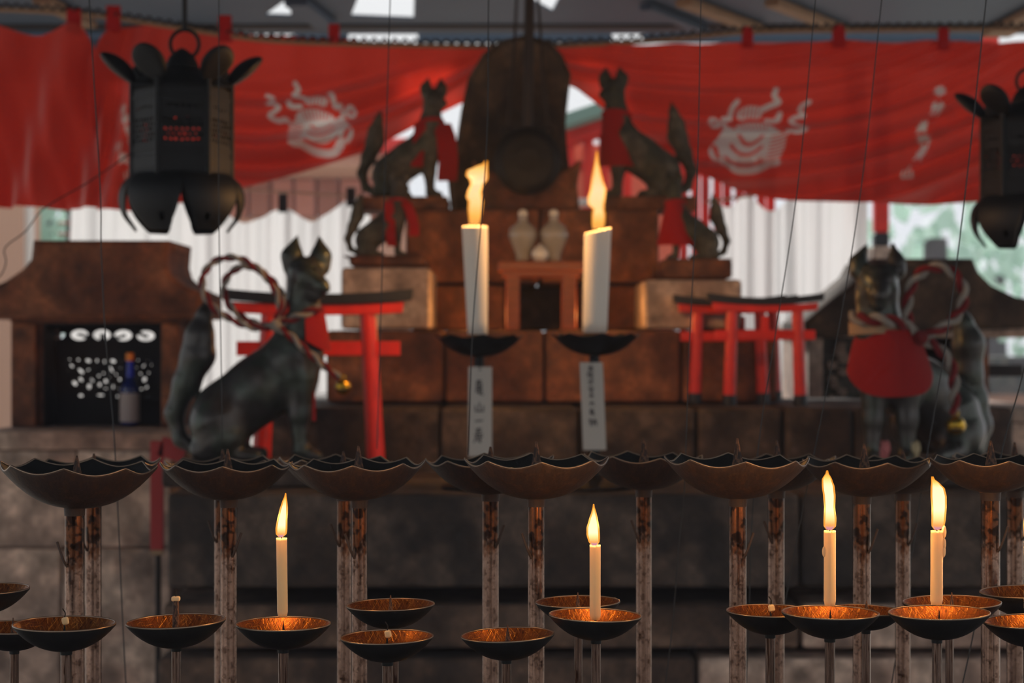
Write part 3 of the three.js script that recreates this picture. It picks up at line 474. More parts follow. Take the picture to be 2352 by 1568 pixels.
// left bronze fox
const FD = 4.6, FS = S(FD);
const slabTop = Y(1060, FD);
function slab(pxa, pxb, label) { single('stone_slab', label, 'stone slab', box((pxb - pxa) * FS, slabTop - T1, 0.34, 0.01), M.dark, V((X(pxa, FD) + X(pxb, FD)) / 2, (slabTop + T1) / 2, -FD), 'plinth slabs of the bronze foxes'); }
slab(400, 770, 'flat stone slab under the left bronze fox'); slab(1930, 2320, 'flat stone slab under the right bronze fox');
const q6 = (x, y, z = 0) => V((x - 600) * FS, (1060 - y) * FS, z * FS);
{
  const fx = thing('bronze_fox', 'left bronze fox statue in profile with a red and white rope and bell', 'fox statue', V(X(600, FD), slabTop, -FD), 'bronze guardian foxes');
  part(fx, 'body', scaleGeo(geoSideR, FS), M.bronze);
  for (const [x, y, z] of [[692, 622, 58], [732, 620, 58]]) part(fx, 'eye', new THREE.SphereGeometry(5 * FS, 10, 8), M.ink, q6(x, y, z));
  // bib hangs on the chest
  part(fx, 'bib', grid(10, 8, (u, v) => { const a = lerp(0.25, 2.3, u), r = 54 + 16 * v; return q6(694 + r * Math.sin(a) * 0.95, 712 + v * (70 + 25 * Math.sin(u * 3.1)), 4 + r * Math.cos(a)); }), M.bib, null, 'dark red cloth bib');
  twist(fx, [q6(742, 706, 44), q6(720, 716, 58), q6(690, 728, 62), q6(660, 740, 58), q6(640, 748, 52)], 10 * FS, 66 * FS);
  twist(fx, [q6(640, 748, 54), q6(650, 700, 58), q6(632, 655, 60), q6(590, 612, 60), q6(545, 594, 58), q6(500, 604, 56), q6(474, 640, 54), q6(486, 690, 54), q6(530, 728, 54), q6(590, 752, 54), q6(640, 750, 56)], 9 * FS, 66 * FS);
  twist(fx, [q6(640, 748, 50), q6(662, 712, 50), q6(648, 668, 46), q6(610, 628, 42), q6(570, 612, 40), q6(532, 632, 40), q6(520, 670, 40), q6(545, 715, 42), q6(600, 745, 46), q6(640, 750, 50)], 9 * FS, 66 * FS);
  twist(fx, [q6(640, 748, 60), q6(680, 775, 74), q6(730, 820, 78), q6(776, 858, 76), q6(788, 866, 76)], 9 * FS, 66 * FS);
  part(fx, 'knot', new THREE.SphereGeometry(15 * FS, 14, 10), M.ropeWhite, q6(642, 748, 62));
  bell(fx, q6(795, 886, 76), 18 * FS);
  part(fx, 'tassel', cyl(0.003, 0.005, 66 * FS, 8), M.bib, q6(729, 930, 74));
}
// right bronze fox, three-quarter view, facing the candles
{
  const pxR = (l) => l.map((b) => [b[0] - 2120, 1060 - b[1], b[2], b[3], b[4] - 2120, 1060 - b[5], b[6], b[7], b[8]]);
  const L = pxR([
    [2030, 850, 60, 66, 2110, 895, -20, 74], [2110, 895, -20, 74, 2185, 955, -90, 80], [2030, 850, 60, 66, 2006, 760, 66, 50], [2006, 760, 66, 50, 2000, 690, 70, 47],
    [2190, 960, -40, 76, 2205, 990, -30, 66], [2130, 980, -120, 60, 2150, 1000, -120, 50], [2205, 1010, 0, 44, 2180, 1034, 30, 26], [2190, 1036, 30, 22, 2140, 1044, 80, 16, 12],
    [1992, 880, 84, 36, 1988, 960, 92, 22], [1988, 960, 92, 22, 1984, 1034, 96, 16, 14], [1984, 1040, 96, 17, 1972, 1046, 128, 13, 12],
    [2062, 880, 74, 38, 2066, 960, 80, 24], [2066, 960, 80, 24, 2064, 1034, 84, 17, 14], [2064, 1040, 84, 18, 2056, 1046, 118, 13, 12],
    [2000, 656, 80, 46, 1999, 648, 84, 44], [1997, 655, 108, 32, 1992, 676, 136, 20, 14], [1992, 676, 136, 20, 1990, 682, 148, 12, 10], [1994, 692, 108, 20, 1990, 700, 130, 12, 10],
    [1958, 624, 74, 22, 1958, 606, 70, 20, 8], [1958, 606, 70, 20, 1979, 560, 66, 2, 8], [2044, 624, 72, 22, 2044, 604, 68, 20, 8], [2044, 604, 68, 20, 2036, 558, 64, 2, 8],
    [2250, 1030, -80, 34, 2275, 980, -90, 26, 16], [2275, 980, -90, 26, 2262, 920, -90, 28, 16], [2262, 920, -90, 28, 2246, 860, -88, 32, 16], [2246, 860, -88, 32, 2246, 790, -86, 36, 16], [2246, 790, -86, 36, 2234, 740, -84, 22, 16], [2234, 740, -84, 22, 2226, 698, -84, 3, 10],
  ]);
  const q = (x, y, z = 0) => V((x - 2120) * FS, (1060 - y) * FS, z * FS);
  const fx = thing('bronze_fox', 'right bronze fox statue facing forward with a broad red bib and rope loop', 'fox statue', V(X(2120, FD), slabTop, -FD), 'bronze guardian foxes');
  part(fx, 'body', scaleGeo(foxGeo(L, false), FS), M.bronze);
  for (const [x, y, z] of [[1976, 640, 120], [2020, 640, 118]]) part(fx, 'eye', new THREE.SphereGeometry(6 * FS, 10, 8), M.ink, q(x, y, z));
  part(fx, 'bib', grid(16, 10, (u, v) => { const a = lerp(-1.45, 1.45, u), w = lerp(62, 98, Math.pow(v, 0.6)), edge = 62 + 92 * Math.cos((u - 0.5) * 2.4); return q(2024 + w * Math.sin(a) + 6 * v, 758 + v * edge + 5 * Math.sin(u * 9) * v, 52 + (78 + 22 * v) * Math.cos(a)); }), M.bib, null, 'broad red cloth bib');
  part(fx, 'bib_band', grid(16, 2, (u, v) => { const a = lerp(-1.5, 1.5, u); return q(2004 + 66 * Math.sin(a), 740 + v * 30 - 8 * u, 56 + 72 * Math.cos(a)); }), M.wood, null, 'tan edge band of the bib');
  twist(fx, [q(1942, 728, 80), q(1960, 734, 122), q(2000, 736, 136), q(2046, 745, 120), q(2076, 762, 96)], 15 * FS, 74 * FS);
  twist(fx, [q(2086, 778, 104), q(2064, 745, 106), q(2062, 690, 108), q(2080, 640, 110), q(2120, 618, 110), q(2165, 632, 110), q(2186, 672, 110), q(2176, 720, 110), q(2140, 752, 108), q(2098, 775, 106)], 13 * FS, 74 * FS);
  twist(fx, [q(2092, 776, 106), q(2125, 796, 108), q(2152, 822, 108), q(2164, 860, 108), q(2166, 905, 108), q(2167, 945, 108)], 13 * FS, 74 * FS);
  part(fx, 'knot', new THREE.SphereGeometry(17 * FS, 14, 10), M.ropeRed, q(2090, 775, 112));
  bell(fx, q(2168, 972, 110), 22 * FS);
}
for (const [x, y, c, label] of [[2027, 1006, 0xb86a6a, 'small crumpled pink cloth between the feet of the right bronze fox'], [2096, 1020, 0xa89878, 'small crumpled beige cloth beside the feet of the right bronze fox']]) {
  const g = new THREE.IcosahedronGeometry(19 * FS, 3), p = g.attributes.position; for (let i = 0; i < p.count; i++) { const a = p.getX(i) / FS, b = p.getY(i) / FS, k = 1 + 0.16 * Math.sin(a * 0.35 + b * 0.2) + 0.1 * Math.sin(b * 0.5 + p.getZ(i) / FS * 0.4); p.setXYZ(i, p.getX(i) * k * 0.85, p.getY(i) * k * 1.3, p.getZ(i) * k * 0.7); } g.computeVertexNormals(); g.computeBoundingBox(); g.translate(0, -g.boundingBox.min.y, 0);
  single('cloth_offering', label, 'cloth', g, std({ color: c, roughness: 0.9 }), V(X(x, 4.5), slabTop, -4.5), 'cloth offerings');
}
// weathered stone foxes on the altar
function stoneFox(px, basePy, d, hpx, mirror, y, ty, label) {
  const s = hpx / 512 * S(d), o = thing('stone_fox', label, 'fox statue', V(X(px, d), y, -d), 'stone foxes on the altar');
  part(o, 'body', scaleGeo(mirror ? geoSideL : geoSideR, s), M.moss);
  const m = mirror ? -1 : 1, q = (a, b, z = 0) => V(m * (a - 600) * s, (1060 - b) * s, z * s);
  part(o, 'plinth', box(380 * s, ty, 0.22, 0.006), M.brown, V(-20 * s * m, -ty / 2, 0));
  return { o, q, s };
}
{
  const lift = 0.045;
  const a = stoneFox(940, 455, 5.95, 275, false, T5 + lift, lift, 'upper left stone fox with a hanging red scarf, beside the gong');
  const sc = (f, pts, w) => part(f.o, 'scarf_tail', grid(2, 10, (u, v) => { const i = v * (pts.length - 1), k = Math.min(pts.length - 2, Math.floor(i)), t = i - k, p = pts[k].clone().lerp(pts[k + 1], t); p.x += (u - 0.5) * w * f.s; p.z += 4 * f.s * Math.sin(v * 9 + u); return p; }), M.bib, null, 'red cloth scarf end');
  const collar = (f, cx, cy, r, tilt) => { const g = new THREE.TorusGeometry(r * f.s, 9 * f.s, 8, 28); const m = part(f.o, 'scarf', g, M.bib, f.q(cx, cy, 8), 'red cloth collar'); m.rotation.set(Math.PI / 2 - 0.25, tilt, 0); };
  collar(a, 692, 738, 52, 0.1); sc(a, [a.q(650, 740, 52), a.q(646, 800, 66), a.q(640, 880, 70), a.q(636, 930, 72)], 50); sc(a, [a.q(738, 742, 40), a.q(760, 800, 60), a.q(770, 900, 66), a.q(764, 990, 66)], 84);
  const b = stoneFox(1470, 455, 5.95, 300, true, T5 + lift, lift, 'upper right stone fox wearing a long red bib');
  const bib = (f, len, wide, z = 66) => part(f.o, 'bib', grid(10, 8, (u, v) => { const an = lerp(-1.3, 1.3, u), w = 50 + wide * v; return f.q(700 + w * Math.sin(an) - 14 * v, 728 + v * len, 6 + (z + 18 * v) * Math.cos(an) * 0.9); }), M.bib, null, 'red cloth bib');
  collar(b, 692, 734, 52, -0.1); bib(b, 210, 30);
  const c = stoneFox(878, 590, 5.55, 200, false, Y(585, 5.4), 0.004, 'lower left stone fox with red ribbons, above the left torii');
  collar(c, 692, 735, 54, 0); sc(c, [c.q(640, 740, 60), c.q(650, 830, 74), c.q(654, 930, 76), c.q(660, 1000, 76)], 56); sc(c, [c.q(740, 740, 50), c.q(770, 800, 66), c.q(792, 880, 68), c.q(790, 940, 68)], 60);
  const d = stoneFox(1588, 590, 5.55, 205, true, Y(592, 5.4), 0.004, 'lower right stone fox with a bright red bib, beside the white curtain');
  collar(d, 692, 734, 56, 0); bib(d, 250, 70, 74);
}

// ───────────────────────── gong, stele, offering table ─────────────────────────
{
  const d = 5.62, s = S(d), r = 78 * s;
  const g = thing('gong', 'round dark bronze gong hanging over the middle of the altar', 'gong', P(1212, 370, d));
  const prof = [[0.001, 0.03], [r * 0.3, 0.03], [r * 0.34, 0.0315], [r * 0.38, 0.03], [r * 0.7, 0.027], [r * 0.74, 0.0285], [r * 0.78, 0.025], [r * 0.93, 0.018], [r, 0.006], [r, -0.006], [r * 0.93, -0.018], [r * 0.5, -0.028], [0.001, -0.03]];
  part(g, 'disc', lathe(prof, 40).rotateX(Math.PI / 2), M.black);
  for (const k of [-1, 1]) part(g, 'lug', new THREE.TorusGeometry(0.014, 0.005, 8, 16), M.black, V(k * r * 0.6, r * 0.86, 0));
  part(g, 'rope', tube([V(0, r * 1.0, 0.02), V(0.002, r * 2.4, 0.02), V(0.01, CEIL - g.position.y, 0)], 0.016, 24, 10), M.woodDark, null, 'thick dark hanging rope');
  for (const k of [-1, 1]) part(g, 'cord', tube([V(k * r * 0.6, r * 0.98, 0), V(k * r * 0.45, r * 2.6, 0), V(k * 0.02, CEIL - g.position.y, 0)], 0.005, 20, 6), M.woodDark);
}
{
  const d = 6.15, pt = (x, y) => [X(x, d) - X(1190, d), Y(y, d) - T5];
  const pts = [[1052, 486], [1044, 420], [1062, 340], [1074, 260], [1090, 190], [1120, 140], [1160, 112], [1205, 102], [1250, 112], [1278, 140], [1296, 180], [1290, 230], [1284, 290], [1288, 350], [1296, 420], [1302, 486]].map(([x, y]) => pt(x, y)).reverse();
  pts.forEach((p) => { if (p[1] < 0.03) p[1] = 0; });
  const st = thing('stone_stele', 'upright dark natural stone behind the gong', 'stele', V(X(1190, d), T5, -d));
  part(st, 'slab', extrude(pts, 0.14, 0.02), M.stoneGrey);
}
{
  const d = 5.85, pt = (x, y) => [X(x, d) - X(1210, d), Y(y, d) - T5];
  const pts = [[1104, 482], [1324, 482], [1318, 430], [1330, 378], [1306, 396], [1280, 408], [1140, 408], [1112, 396], [1090, 378], [1100, 430]].map(([x, y]) => pt(x, y)); pts[0][1] = 0; pts[1][1] = 0;
  const c = thing('stone_pedestal', 'brown stone pedestal with upturned corners below the gong', 'pedestal', V(X(1210, d), T5, -d)); part(c, 'cap', extrude(pts.reverse(), 0.14, 0.008), M.brown);
}
{
  const d = 5.42, s = S(d), o = thing('offering_table', 'small orange wooden offering table on the altar', 'table', V(X(1242, d), T3, -d)), top = Y(602, d) - T3;
  part(o, 'table_top', box(196 * s, 22 * s, 0.16, 0.004), M.woodOrange, V(0, top - 11 * s, 0));
  part(o, 'apron', box(176 * s, 12 * s, 0.14, 0.002), M.woodOrange, V(0, top - 28 * s, 0));
  for (const k of [-1, 1]) for (const z of [-1, 1]) part(o, 'leg', box(32 * s, top - 22 * s, 0.022, 0.003), M.woodOrange, V(k * 64 * s, (top - 22 * s) / 2, z * 0.055));
  const TY = T3 + top;
  for (const [x, label] of [[1201, 'left clear glass sake bottle on the offering table'], [1272, 'right clear glass sake bottle on the offering table']]) {
    const b = thing('sake_bottle', label, 'bottle', V(X(x, d), TY, -d), 'glass bottles on the offering table');
    const pr = [[0.001, 0.001], [18, 1], [16, 12], [20, 26], [32, 54], [34, 66], [28, 80], [12, 92], [10, 100], [12, 108]].map(([r, y]) => [r * s, y * s]); pr.push([9 * s, 108 * s], [8 * s, 98 * s], [24 * s, 78 * s], [30 * s, 64 * s], [28 * s, 54 * s], [14 * s, 24 * s], [0.001, 20 * s]);
    part(b, 'glass_body', lathe(pr, 28), M.glass); part(b, 'stopper', new THREE.SphereGeometry(11 * s, 12, 10), std({ color: 0xd8cfc0, roughness: 0.3 }), V(0, 111 * s, 0));
  }
  const j = thing('water_pot', 'small round white pot between the two glass bottles', 'pot', V(X(1240, d), TY, -d + 0.05));
  part(j, 'pot_body', lathe([[0.001, 0], [12, 0.5], [20, 12], [20, 22], [12, 30], [0.01, 30]].map(([r, y]) => [r * s, y * s]), 24), std({ color: 0xd8d2c8, roughness: 0.25 })); part(j, 'lid', lathe([[14, 29], [10, 34], [3, 36], [3.5, 39], [0.01, 41]].map(([r, y]) => [r * s, y * s]), 20), std({ color: 0xd8d2c8, roughness: 0.25 }));
}

// two stubby votive candles on the step, hidden behind the thick candles
for (const [x, d, label] of [[1097, 5.36, 'stubby votive candle on the altar step behind the left thick candle'], [1367, 5.36, 'stubby votive candle on the altar step behind the right thick candle']]) {
  const o = thing('votive_candle', label, 'candle', V(X(x, d), T3, -d), 'votive candles on the altar step'); part(o, 'wax_body', lathe([[0.0005, 0], [0.018, 0], [0.018, 0.03], [0.014, 0.027], [0.0005, 0.025]], 20), M.wax); part(o, 'wick', cyl(0.0008, 0.0008, 0.01, 6), M.wick, V(0, 0.03, 0));
  part(o, 'flame', lathe([[0.0003, 0], [0.004, 0.006], [0.005, 0.012], [0.003, 0.022], [0.0003, 0.032]], 12), tallFlame, V(0, 0.03, 0));
  const L = new THREE.PointLight(FLAME_LIGHT, VOTIVE); L.position.set(0, 0.045, 0); L.castShadow = true; L.shadow.radius = 0.25; L.name = 'flame_light'; o.add(L);
}

// ───────────────────────── torii ─────────────────────────
function torii(d, y0, cx, span, hpx, pr, lean, top, label, feet, yaw = 0) {   // pixels at depth d
  const s = S(d), o = thing('torii', label, 'torii', V(X(cx, d), y0, -d), 'small vermilion torii'); o.rotation.y = yaw;
  const hh = hpx * s;
  for (const k of [-1, 1]) {
    const post = part(o, 'post', cyl(pr * s * 0.86, pr * s, hh, 18), M.verm, V(k * span / 2 * s + k * lean * hh / 2 * 0, hh / 2, 0)); post.rotation.z = k * lean;
    if (feet) { const f = part(o, 'black_foot', cyl(pr * s * 1.06, pr * s * 1.1, feet * s, 18), M.ink, V(k * (span / 2 * s + lean * (hh / 2 - feet * s / 2)), feet * s / 2, 0)); f.rotation.z = k * lean; }
  }
  const W = top * s, curve = (w, h, lift) => { const n = 12, a = [], b = []; for (let i = 0; i <= n; i++) { const t = i / n * 2 - 1; a.push([t * w / 2, lift * t * t]); b.push([t * w / 2 * 1.015, h + lift * t * t * 1.15]); } return [...a, ...b.reverse()]; };
  const kh = pr * s * 1.05;
  part(o, 'lintel', extrude(curve(W * 0.9, kh, 0.006), pr * s * 1.8, 0.001), M.verm, V(0, hh - 0.002, 0));
  part(o, 'top_rail', extrude(curve(W, kh * 0.95, 0.012), pr * s * 2.6, 0.001), M.ink, V(0, hh + kh * 0.98, 0), 'black top rail');
  part(o, 'tie_beam', box(W * 0.88, pr * s * 1.5, pr * s * 0.9, 0.002), M.verm, V(0, hh - pr * s * 3.6, 0));
  part(o, 'strut', box(pr * s * 1.2, pr * s * 2.2, pr * s * 0.8, 0.001), M.verm, V(0, hh - pr * s * 1.8, 0));
  return o;
}
torii(4.82, T1, 732, 245, 372, 22, 0.055, 425, 'large red torii right behind the left bronze fox', 0, 0.06);
torii(5.14, T2, 1757, 157, 216, 15, 0.035, 262, 'front one of the three small red torii, standing rightmost', 24, 0.0);
torii(5.30, T2, 1674, 150, 208, 15, 0.04, 252, 'leftmost of the three small red torii at the right', 24, 0.0);
torii(5.46, T2, 1703, 150, 206, 14, 0.03, 250, 'rear one of the three small red torii, between the other two', 24, 0.0);

// ───────────────────────── left stone shrine with lattice and bottle ─────────────────────────
{
  const d = 5.2, s = S(d), ox = X(210, d), pt = (x, y) => [X(x, d) - ox, Y(y, d)];
  const o = thing('stone_shrine', 'brown stone shrine at the left with a dark lattice niche', 'shrine', V(ox, 0, -d));
  const z = -0.17;   // middle of its depth
  part(o, 'roof', extrude([[88, 562], [380, 562], [376, 606], [384, 636], [412, 662], [455, 680], [455, 722], [-40, 722], [-40, 682], [20, 655], [62, 626], [84, 600]].map(([x, y]) => pt(x, y)).reverse(), 0.36, 0.012), M.brown, V(0, 0, z));
  part(o, 'ridge', box(320 * s, 20 * s, 0.26, 0.008), M.brown, V(X(234, d) - ox, Y(566, d), z));
  const bx = (name, x0, x1, y0, y1, dep, mat, zz = z) => part(o, name, box((x1 - x0) * s, (y1 - y0) * s, dep, 0.006), mat, V((X(x0, d) + X(x1, d)) / 2 - ox, Y((y0 + y1) / 2, d), zz));
  bx('lintel', 18, 412, 722, 742, 0.3, M.brown); bx('pillar', 20, 78, 742, 982, 0.3, M.brown); bx('pillar', 366, 408, 742, 982, 0.3, M.brown); bx('door_frame', 79, 93, 742, 982, 0.1, M.brown, z + 0.08);
  bx('base_slab', 4, 440, 982, 1024, 0.74, M.beige); bx('base_block', 8, 210, 1025, 1240, 0.7, M.beige); bx('base_block', 211, 420, 1025, 1240, 0.7, M.beige);
  const yb = Y(1241, d); for (const [a, b] of [[0, 180], [181, 424]]) part(o, 'base_block', box((b - a) * s, yb, 0.74, 0.01), M.beige, V((X(a, d) + X(b, d)) / 2 - ox, yb / 2, z));
  // dark wooden lining and the pierced back panel
  const d2 = 5.36, s2 = S(d2), p2 = (x, y) => [X(x, d2) - ox, Y(y, d2)];
  const holes = [], ell = (cx, cy, rx, ry, a = 0, n = 12) => { const h = []; for (let i = 0; i < n; i++) { const t = i / n * Math.PI * 2, x = rx * Math.cos(t), y = ry * Math.sin(t); h.push(p2(cx + x * Math.cos(a) - y * Math.sin(a), cy + x * Math.sin(a) + y * Math.cos(a))); } return h; };
  [[129, 768, 0], [183, 769, 1], [234, 769, 2], [283, 770, 3], [335, 771, 4]].forEach(([cx, cy, k]) => {   // comma-shaped openings
    const h = []; for (let i = 0; i <= 16; i++) { const t = -0.35 + i / 16 * 5.6 + k * 1.1; h.push(p2(cx + 21 * Math.cos(t), cy + 12 * Math.sin(t))); } for (let i = 8; i >= 0; i--) { const t = -0.35 + i / 8 * 5.2 + k * 1.1; h.push(p2(cx + (3 + 7 * (i / 8)) * Math.cos(t) * 0.9, cy + (2 + 3.4 * (i / 8)) * Math.sin(t))); } holes.push(h);
  });
  for (const [x, y, a, b, t] of [[160, 825, 5, 2, 0], [180, 826, 5, 4, 0], [203, 828, 9, 5, 0.2], [223, 828, 5, 5, 0], [240, 830, 4, 6, 0], [260, 829, 9, 5, 0.2], [147, 838, 2, 2, 0], [165, 840, 7, 4, 0.6], [157, 850, 3, 2, 0], [186, 852, 11, 5, 0.7], [203, 849, 6, 3, -0.5], [219, 842, 2, 2, 0], [256, 848, 11, 4, 1.1], [267, 860, 4, 4, 0], [275, 871, 5, 5, 0.6], [238, 857, 4, 4, -0.5], [227, 863, 5, 4, -0.6], [186, 871, 8, 5, 0.7], [172, 880, 9, 6, 0.6], [161, 886, 2, 2, 0], [212, 873, 8, 4, 0.8], [205, 887, 7, 8, 0.3], [229, 883, 6, 6, 0], [243, 875, 6, 6, -0.5], [252, 866, 3, 3, 0], [260, 888, 4, 7, 0.2], [243, 892, 6, 2, 0], [273, 892, 3, 3, 0], [186, 908, 8, 4, 0], [231, 907, 11, 3, 0], [270, 910, 5, 3, -0.6], [278, 827, 2, 2, 0], [277, 845, 3, 3, 0], [317, 827, 4, 2, 0], [339, 827, 1.6, 1.6, 0], [348, 838, 3, 4, 0], [314, 844, 3, 3, 0], [330, 840, 7, 3, -0.8], [323, 858, 4, 4, 0], [342, 856, 4, 3, 0], [314, 867, 2, 2, 0], [332, 871, 8, 6, -0.9], [325, 893, 5, 3, 0], [337, 889, 6, 4, -0.8], [341, 909, 2, 2, 0]]) holes.push(ell(x, y, Math.max(1.2, a * 0.86 - 1), Math.max(1.2, b * 0.86 - 0.6), t));
  const panel = extrude([p2(70, 1000), p2(390, 1000), p2(390, 726), p2(70, 726)], 0.012, 0, holes);
  part(o, 'lattice_panel', panel, M.niche, V(0, 0, -(d2 - d)), 'dark wooden panel pierced with comma-shaped and scattered holes');
  bx('niche_side', 93, 97, 742, 982, 0.12, M.niche, -0.09); bx('niche_side', 362, 366, 742, 982, 0.12, M.niche, -0.09); bx('niche_top', 93, 366, 742, 746, 0.12, M.niche, -0.09);
  const db = 5.275, sb = S(db), b = thing('liquor_bottle', 'tall blue bottle with orange cap and pale label in the left niche', 'bottle', V(X(298, db), Y(981, d) , -db));
  const L = (l) => lathe(l.map(([r, y]) => [r * sb, y * sb]), 24);
  part(b, 'bottle_body', L([[0.1, 0], [21, 1], [22, 6], [22, 84], [17, 96], [10, 108], [9, 112]]), phys({ color: 0x0c2a8c, roughness: 0.08, transmission: 0.6 })); part(b, 'neck', L([[9.5, 104], [9, 112], [8, 152], [8.5, 154]]), phys({ color: 0x1448ff, roughness: 0.15, transmission: 0.8 }));
  part(b, 'paper_label', L([[22.6, 10], [22.6, 76]]), std({ color: 0xb0a09a, roughness: 0.8 }), null, 'pale paper label'); part(b, 'cap', L([[10, 150], [10, 166], [8, 169], [0.1, 169]]), std({ color: 0xc8742c, roughness: 0.4, metalness: 0.4 }), null, 'orange cap');
}
// red board standing by the left shrine
{
  const d = 4.75, s = S(d), o = thing('red_board', 'narrow red board standing between the left shrine and the altar', 'board', V(X(361, d), Y(1276, d), -d));
  part(o, 'panel', box(30 * s, 250 * s, 0.012, 0.001), std({ color: 0xa01c1c, roughness: 0.55 }), V(0, 139 * s, 0)); part(o, 'pale_end', box(30 * s, 12 * s, 0.013, 0.001), M.wood, V(0, 8 * s, 0));
  const f = part(o, 'flag', box(60 * s, 46 * s, 0.008, 0.001), std({ color: 0xa01c1c, roughness: 0.55 }), V(36 * s, 244 * s, 0.002)); f.rotation.z = -0.3;
  part(o, 'post', cyl(0.008, 0.008, Y(1276, d), 10), M.woodDark, V(0, -Y(1276, d) / 2, -0.012)); 
}

// ───────────────────────── right stone shrine ─────────────────────────
{
  const d = 6.1, s = S(d), ox = X(2100, d), pt = (x, y) => [X(x, d) - ox, Y(y, d)];
  const o = thing('stone_shrine', 'grey stone shrine behind the right bronze fox with a curved roof', 'shrine', V(ox, 0, -d)), z = -0.4;
  part(o, 'roof', extrude([[2010, 602], [2228, 602], [2240, 630], [2272, 662], [2330, 690], [2420, 704], [2420, 742], [1860, 768], [1856, 742], [1900, 706], [1960, 660], [1995, 630]].map(([x, y]) => pt(x, y)).reverse(), 0.5, 0.012), M.stoneGrey, V(0, 0, -0.25));
  const bx = (name, x0, x1, y0, y1, dep, mat, zz = z) => part(o, name, box((x1 - x0) * s, (y1 - y0) * s, dep, 0.006), mat, V((X(x0, d) + X(x1, d)) / 2 - ox, Y((y0 + y1) / 2, d), zz));
  bx('lintel', 1862, 2400, 745, 775, 0.7, M.beige); bx('pillar', 1868, 1902, 775, 936, 0.6, M.beige); bx('pillar', 2262, 2290, 775, 1010, 0.6, M.brown);
  bx('carved_panel', 1912, 2080, 775, 936, 0.08, M.moss, -0.25); bx('back_wall', 1902, 2262, 775, 936, 0.05, M.niche, -0.62); bx('crossbar', 2290, 2400, 840, 868, 0.1, M.woodDark, -0.3);
  for (let i = 0; i < 9; i++) { const r = part(o, 'carved_boss', new THREE.SphereGeometry(rr(10, 16) * s, 10, 8), M.beige, V(X(rr(1920, 1966), d) - ox, Y(792 + i * 16, d), -0.2)); r.scale.set(1, 0.8, 0.5); }
  bx('base_slab', 1850, 2420, 936, 970, 0.8, M.beige); const yb = Y(971, d); for (const [a, b] of [[1856, 2130], [2132, 2410]]) part(o, 'base_block', box((b - a) * s, yb, 0.76, 0.01), M.beige, V((X(a, d) + X(b, d)) / 2 - ox, yb / 2, z));
}

// ───────────────────────── red banners ─────────────────────────
const BD = 6.35, bs = S(BD);
function emblem(g, T, flip) {   // flaming jewels, drawn in the photograph's crop units and carried over by T
  const P2 = (l) => { g.beginPath(); l.forEach((p, i) => { const q = T(p[0], p[1]); i ? g.lineTo(q[0], q[1]) : g.moveTo(q[0], q[1]); }); };
  const unit = Math.abs(T(100, 0)[0] - T(0, 0)[0]) / 100, curve = (l) => { const c = new THREE.SplineCurve(l.map((p) => new THREE.Vector2(p[0], p[1]))); return c.getPoints(24).map((p) => [p.x, p.y]); };
  const W = '#cfc6c0', R = '#d63624', st = (l, w, col = W) => { g.strokeStyle = col; g.lineWidth = w * unit; g.lineCap = 'round'; g.lineJoin = 'round'; P2(curve(l)); g.stroke(); };
  g.fillStyle = W; P2(curve([[480, 760], [360, 980], [400, 1120], [620, 1180], [860, 1200], [1080, 1160], [1300, 1080], [1370, 900], [1240, 760], [1060, 640], [860, 660], [660, 760], [480, 760]])); g.fill();
  st([[530, 1190], [660, 1330], [820, 1350], [980, 1320], [1150, 1230], [1300, 1190]], 112);
  st([[470, 1080], [640, 1130], [840, 1160], [1040, 1110]], 110); st([[560, 950], [700, 1040], [860, 1050], [1060, 990]], 84); st([[620, 830], [800, 930], [950, 930], [1080, 860]], 96);
  st([[590, 780], [470, 900], [380, 1020], [440, 1120]], 120); st([[1120, 820], [1300, 900], [1300, 1050], [1230, 1190]], 170); st([[740, 740], [900, 690], [1100, 700], [1200, 760]], 130);
  st([[700, 800], [900, 780], [1100, 800]], 120); st([[1340, 890], [1410, 780], [1540, 800], [1670, 740], [1560, 670], [1490, 610], [1580, 540], [1700, 520], [1620, 420], [1740, 350]], 64);
  st([[800, 500], [900, 470], [1020, 480]], 150); st([[1080, 440], [1200, 390], [1300, 350], [1230, 260], [1270, 160]], 76); st([[1160, 590], [1300, 590], [1350, 500]], 80); st([[330, 640], [370, 560], [450, 600], [430, 690], [350, 700]], 62); st([[540, 560], [620, 560], [640, 430], [700, 350]], 78); st([[520, 640], [540, 780]], 70);
  for (const [x0, y0, x1, y1, dip] of [[700, 850, 1040, 860, 100], [620, 960, 1070, 980, 110], [560, 1110, 1080, 1150, 110]]) st([0, 0.2, 0.4, 0.6, 0.8, 1].map((t) => [lerp(x0, x1, t), lerp(y0, y1, t) + dip * 4 * t * (1 - t)]), 40, R);
  for (let i = 0; i < 8; i++) { st([[720 + i * 60, 640], [770 + i * 48, 760]], 15, R); st([[1180, 860 + i * 44], [1290, 840 + i * 44], [1390, 800 + i * 46]], 15, R); st([[340 + i * 12, 940 + i * 24], [440 + i * 8, 990 + i * 20]], 14, R); if (i < 5) st([[780 + i * 60, 400], [800 + i * 56, 540]], 15, R); }
}
const RX = (x) => x, bannerTex = (x0, x1, y0, y1, draw) => canvasTex(2048, Math.round(2048 * (y1 - y0) / (x1 - x0)), (g, w, h) => {
  g.fillStyle = '#d63624'; g.fillRect(0, 0, w, h);
  for (let i = 0; i < 5000; i++) { g.fillStyle = rnd() < 0.5 ? 'rgba(216,52,36,0.10)' : 'rgba(160,24,18,0.10)'; rnd() < 0.5 ? g.fillRect(rnd() * w, rnd() * h, rr(20, 160), 1.5) : g.fillRect(rnd() * w, rnd() * h, 1.5, rr(20, 120)); }
  draw(g, (x, y) => [(x - x0) / (x1 - x0) * w, (y - y0) / (y1 - y0) * h], w / (x1 - x0));
});
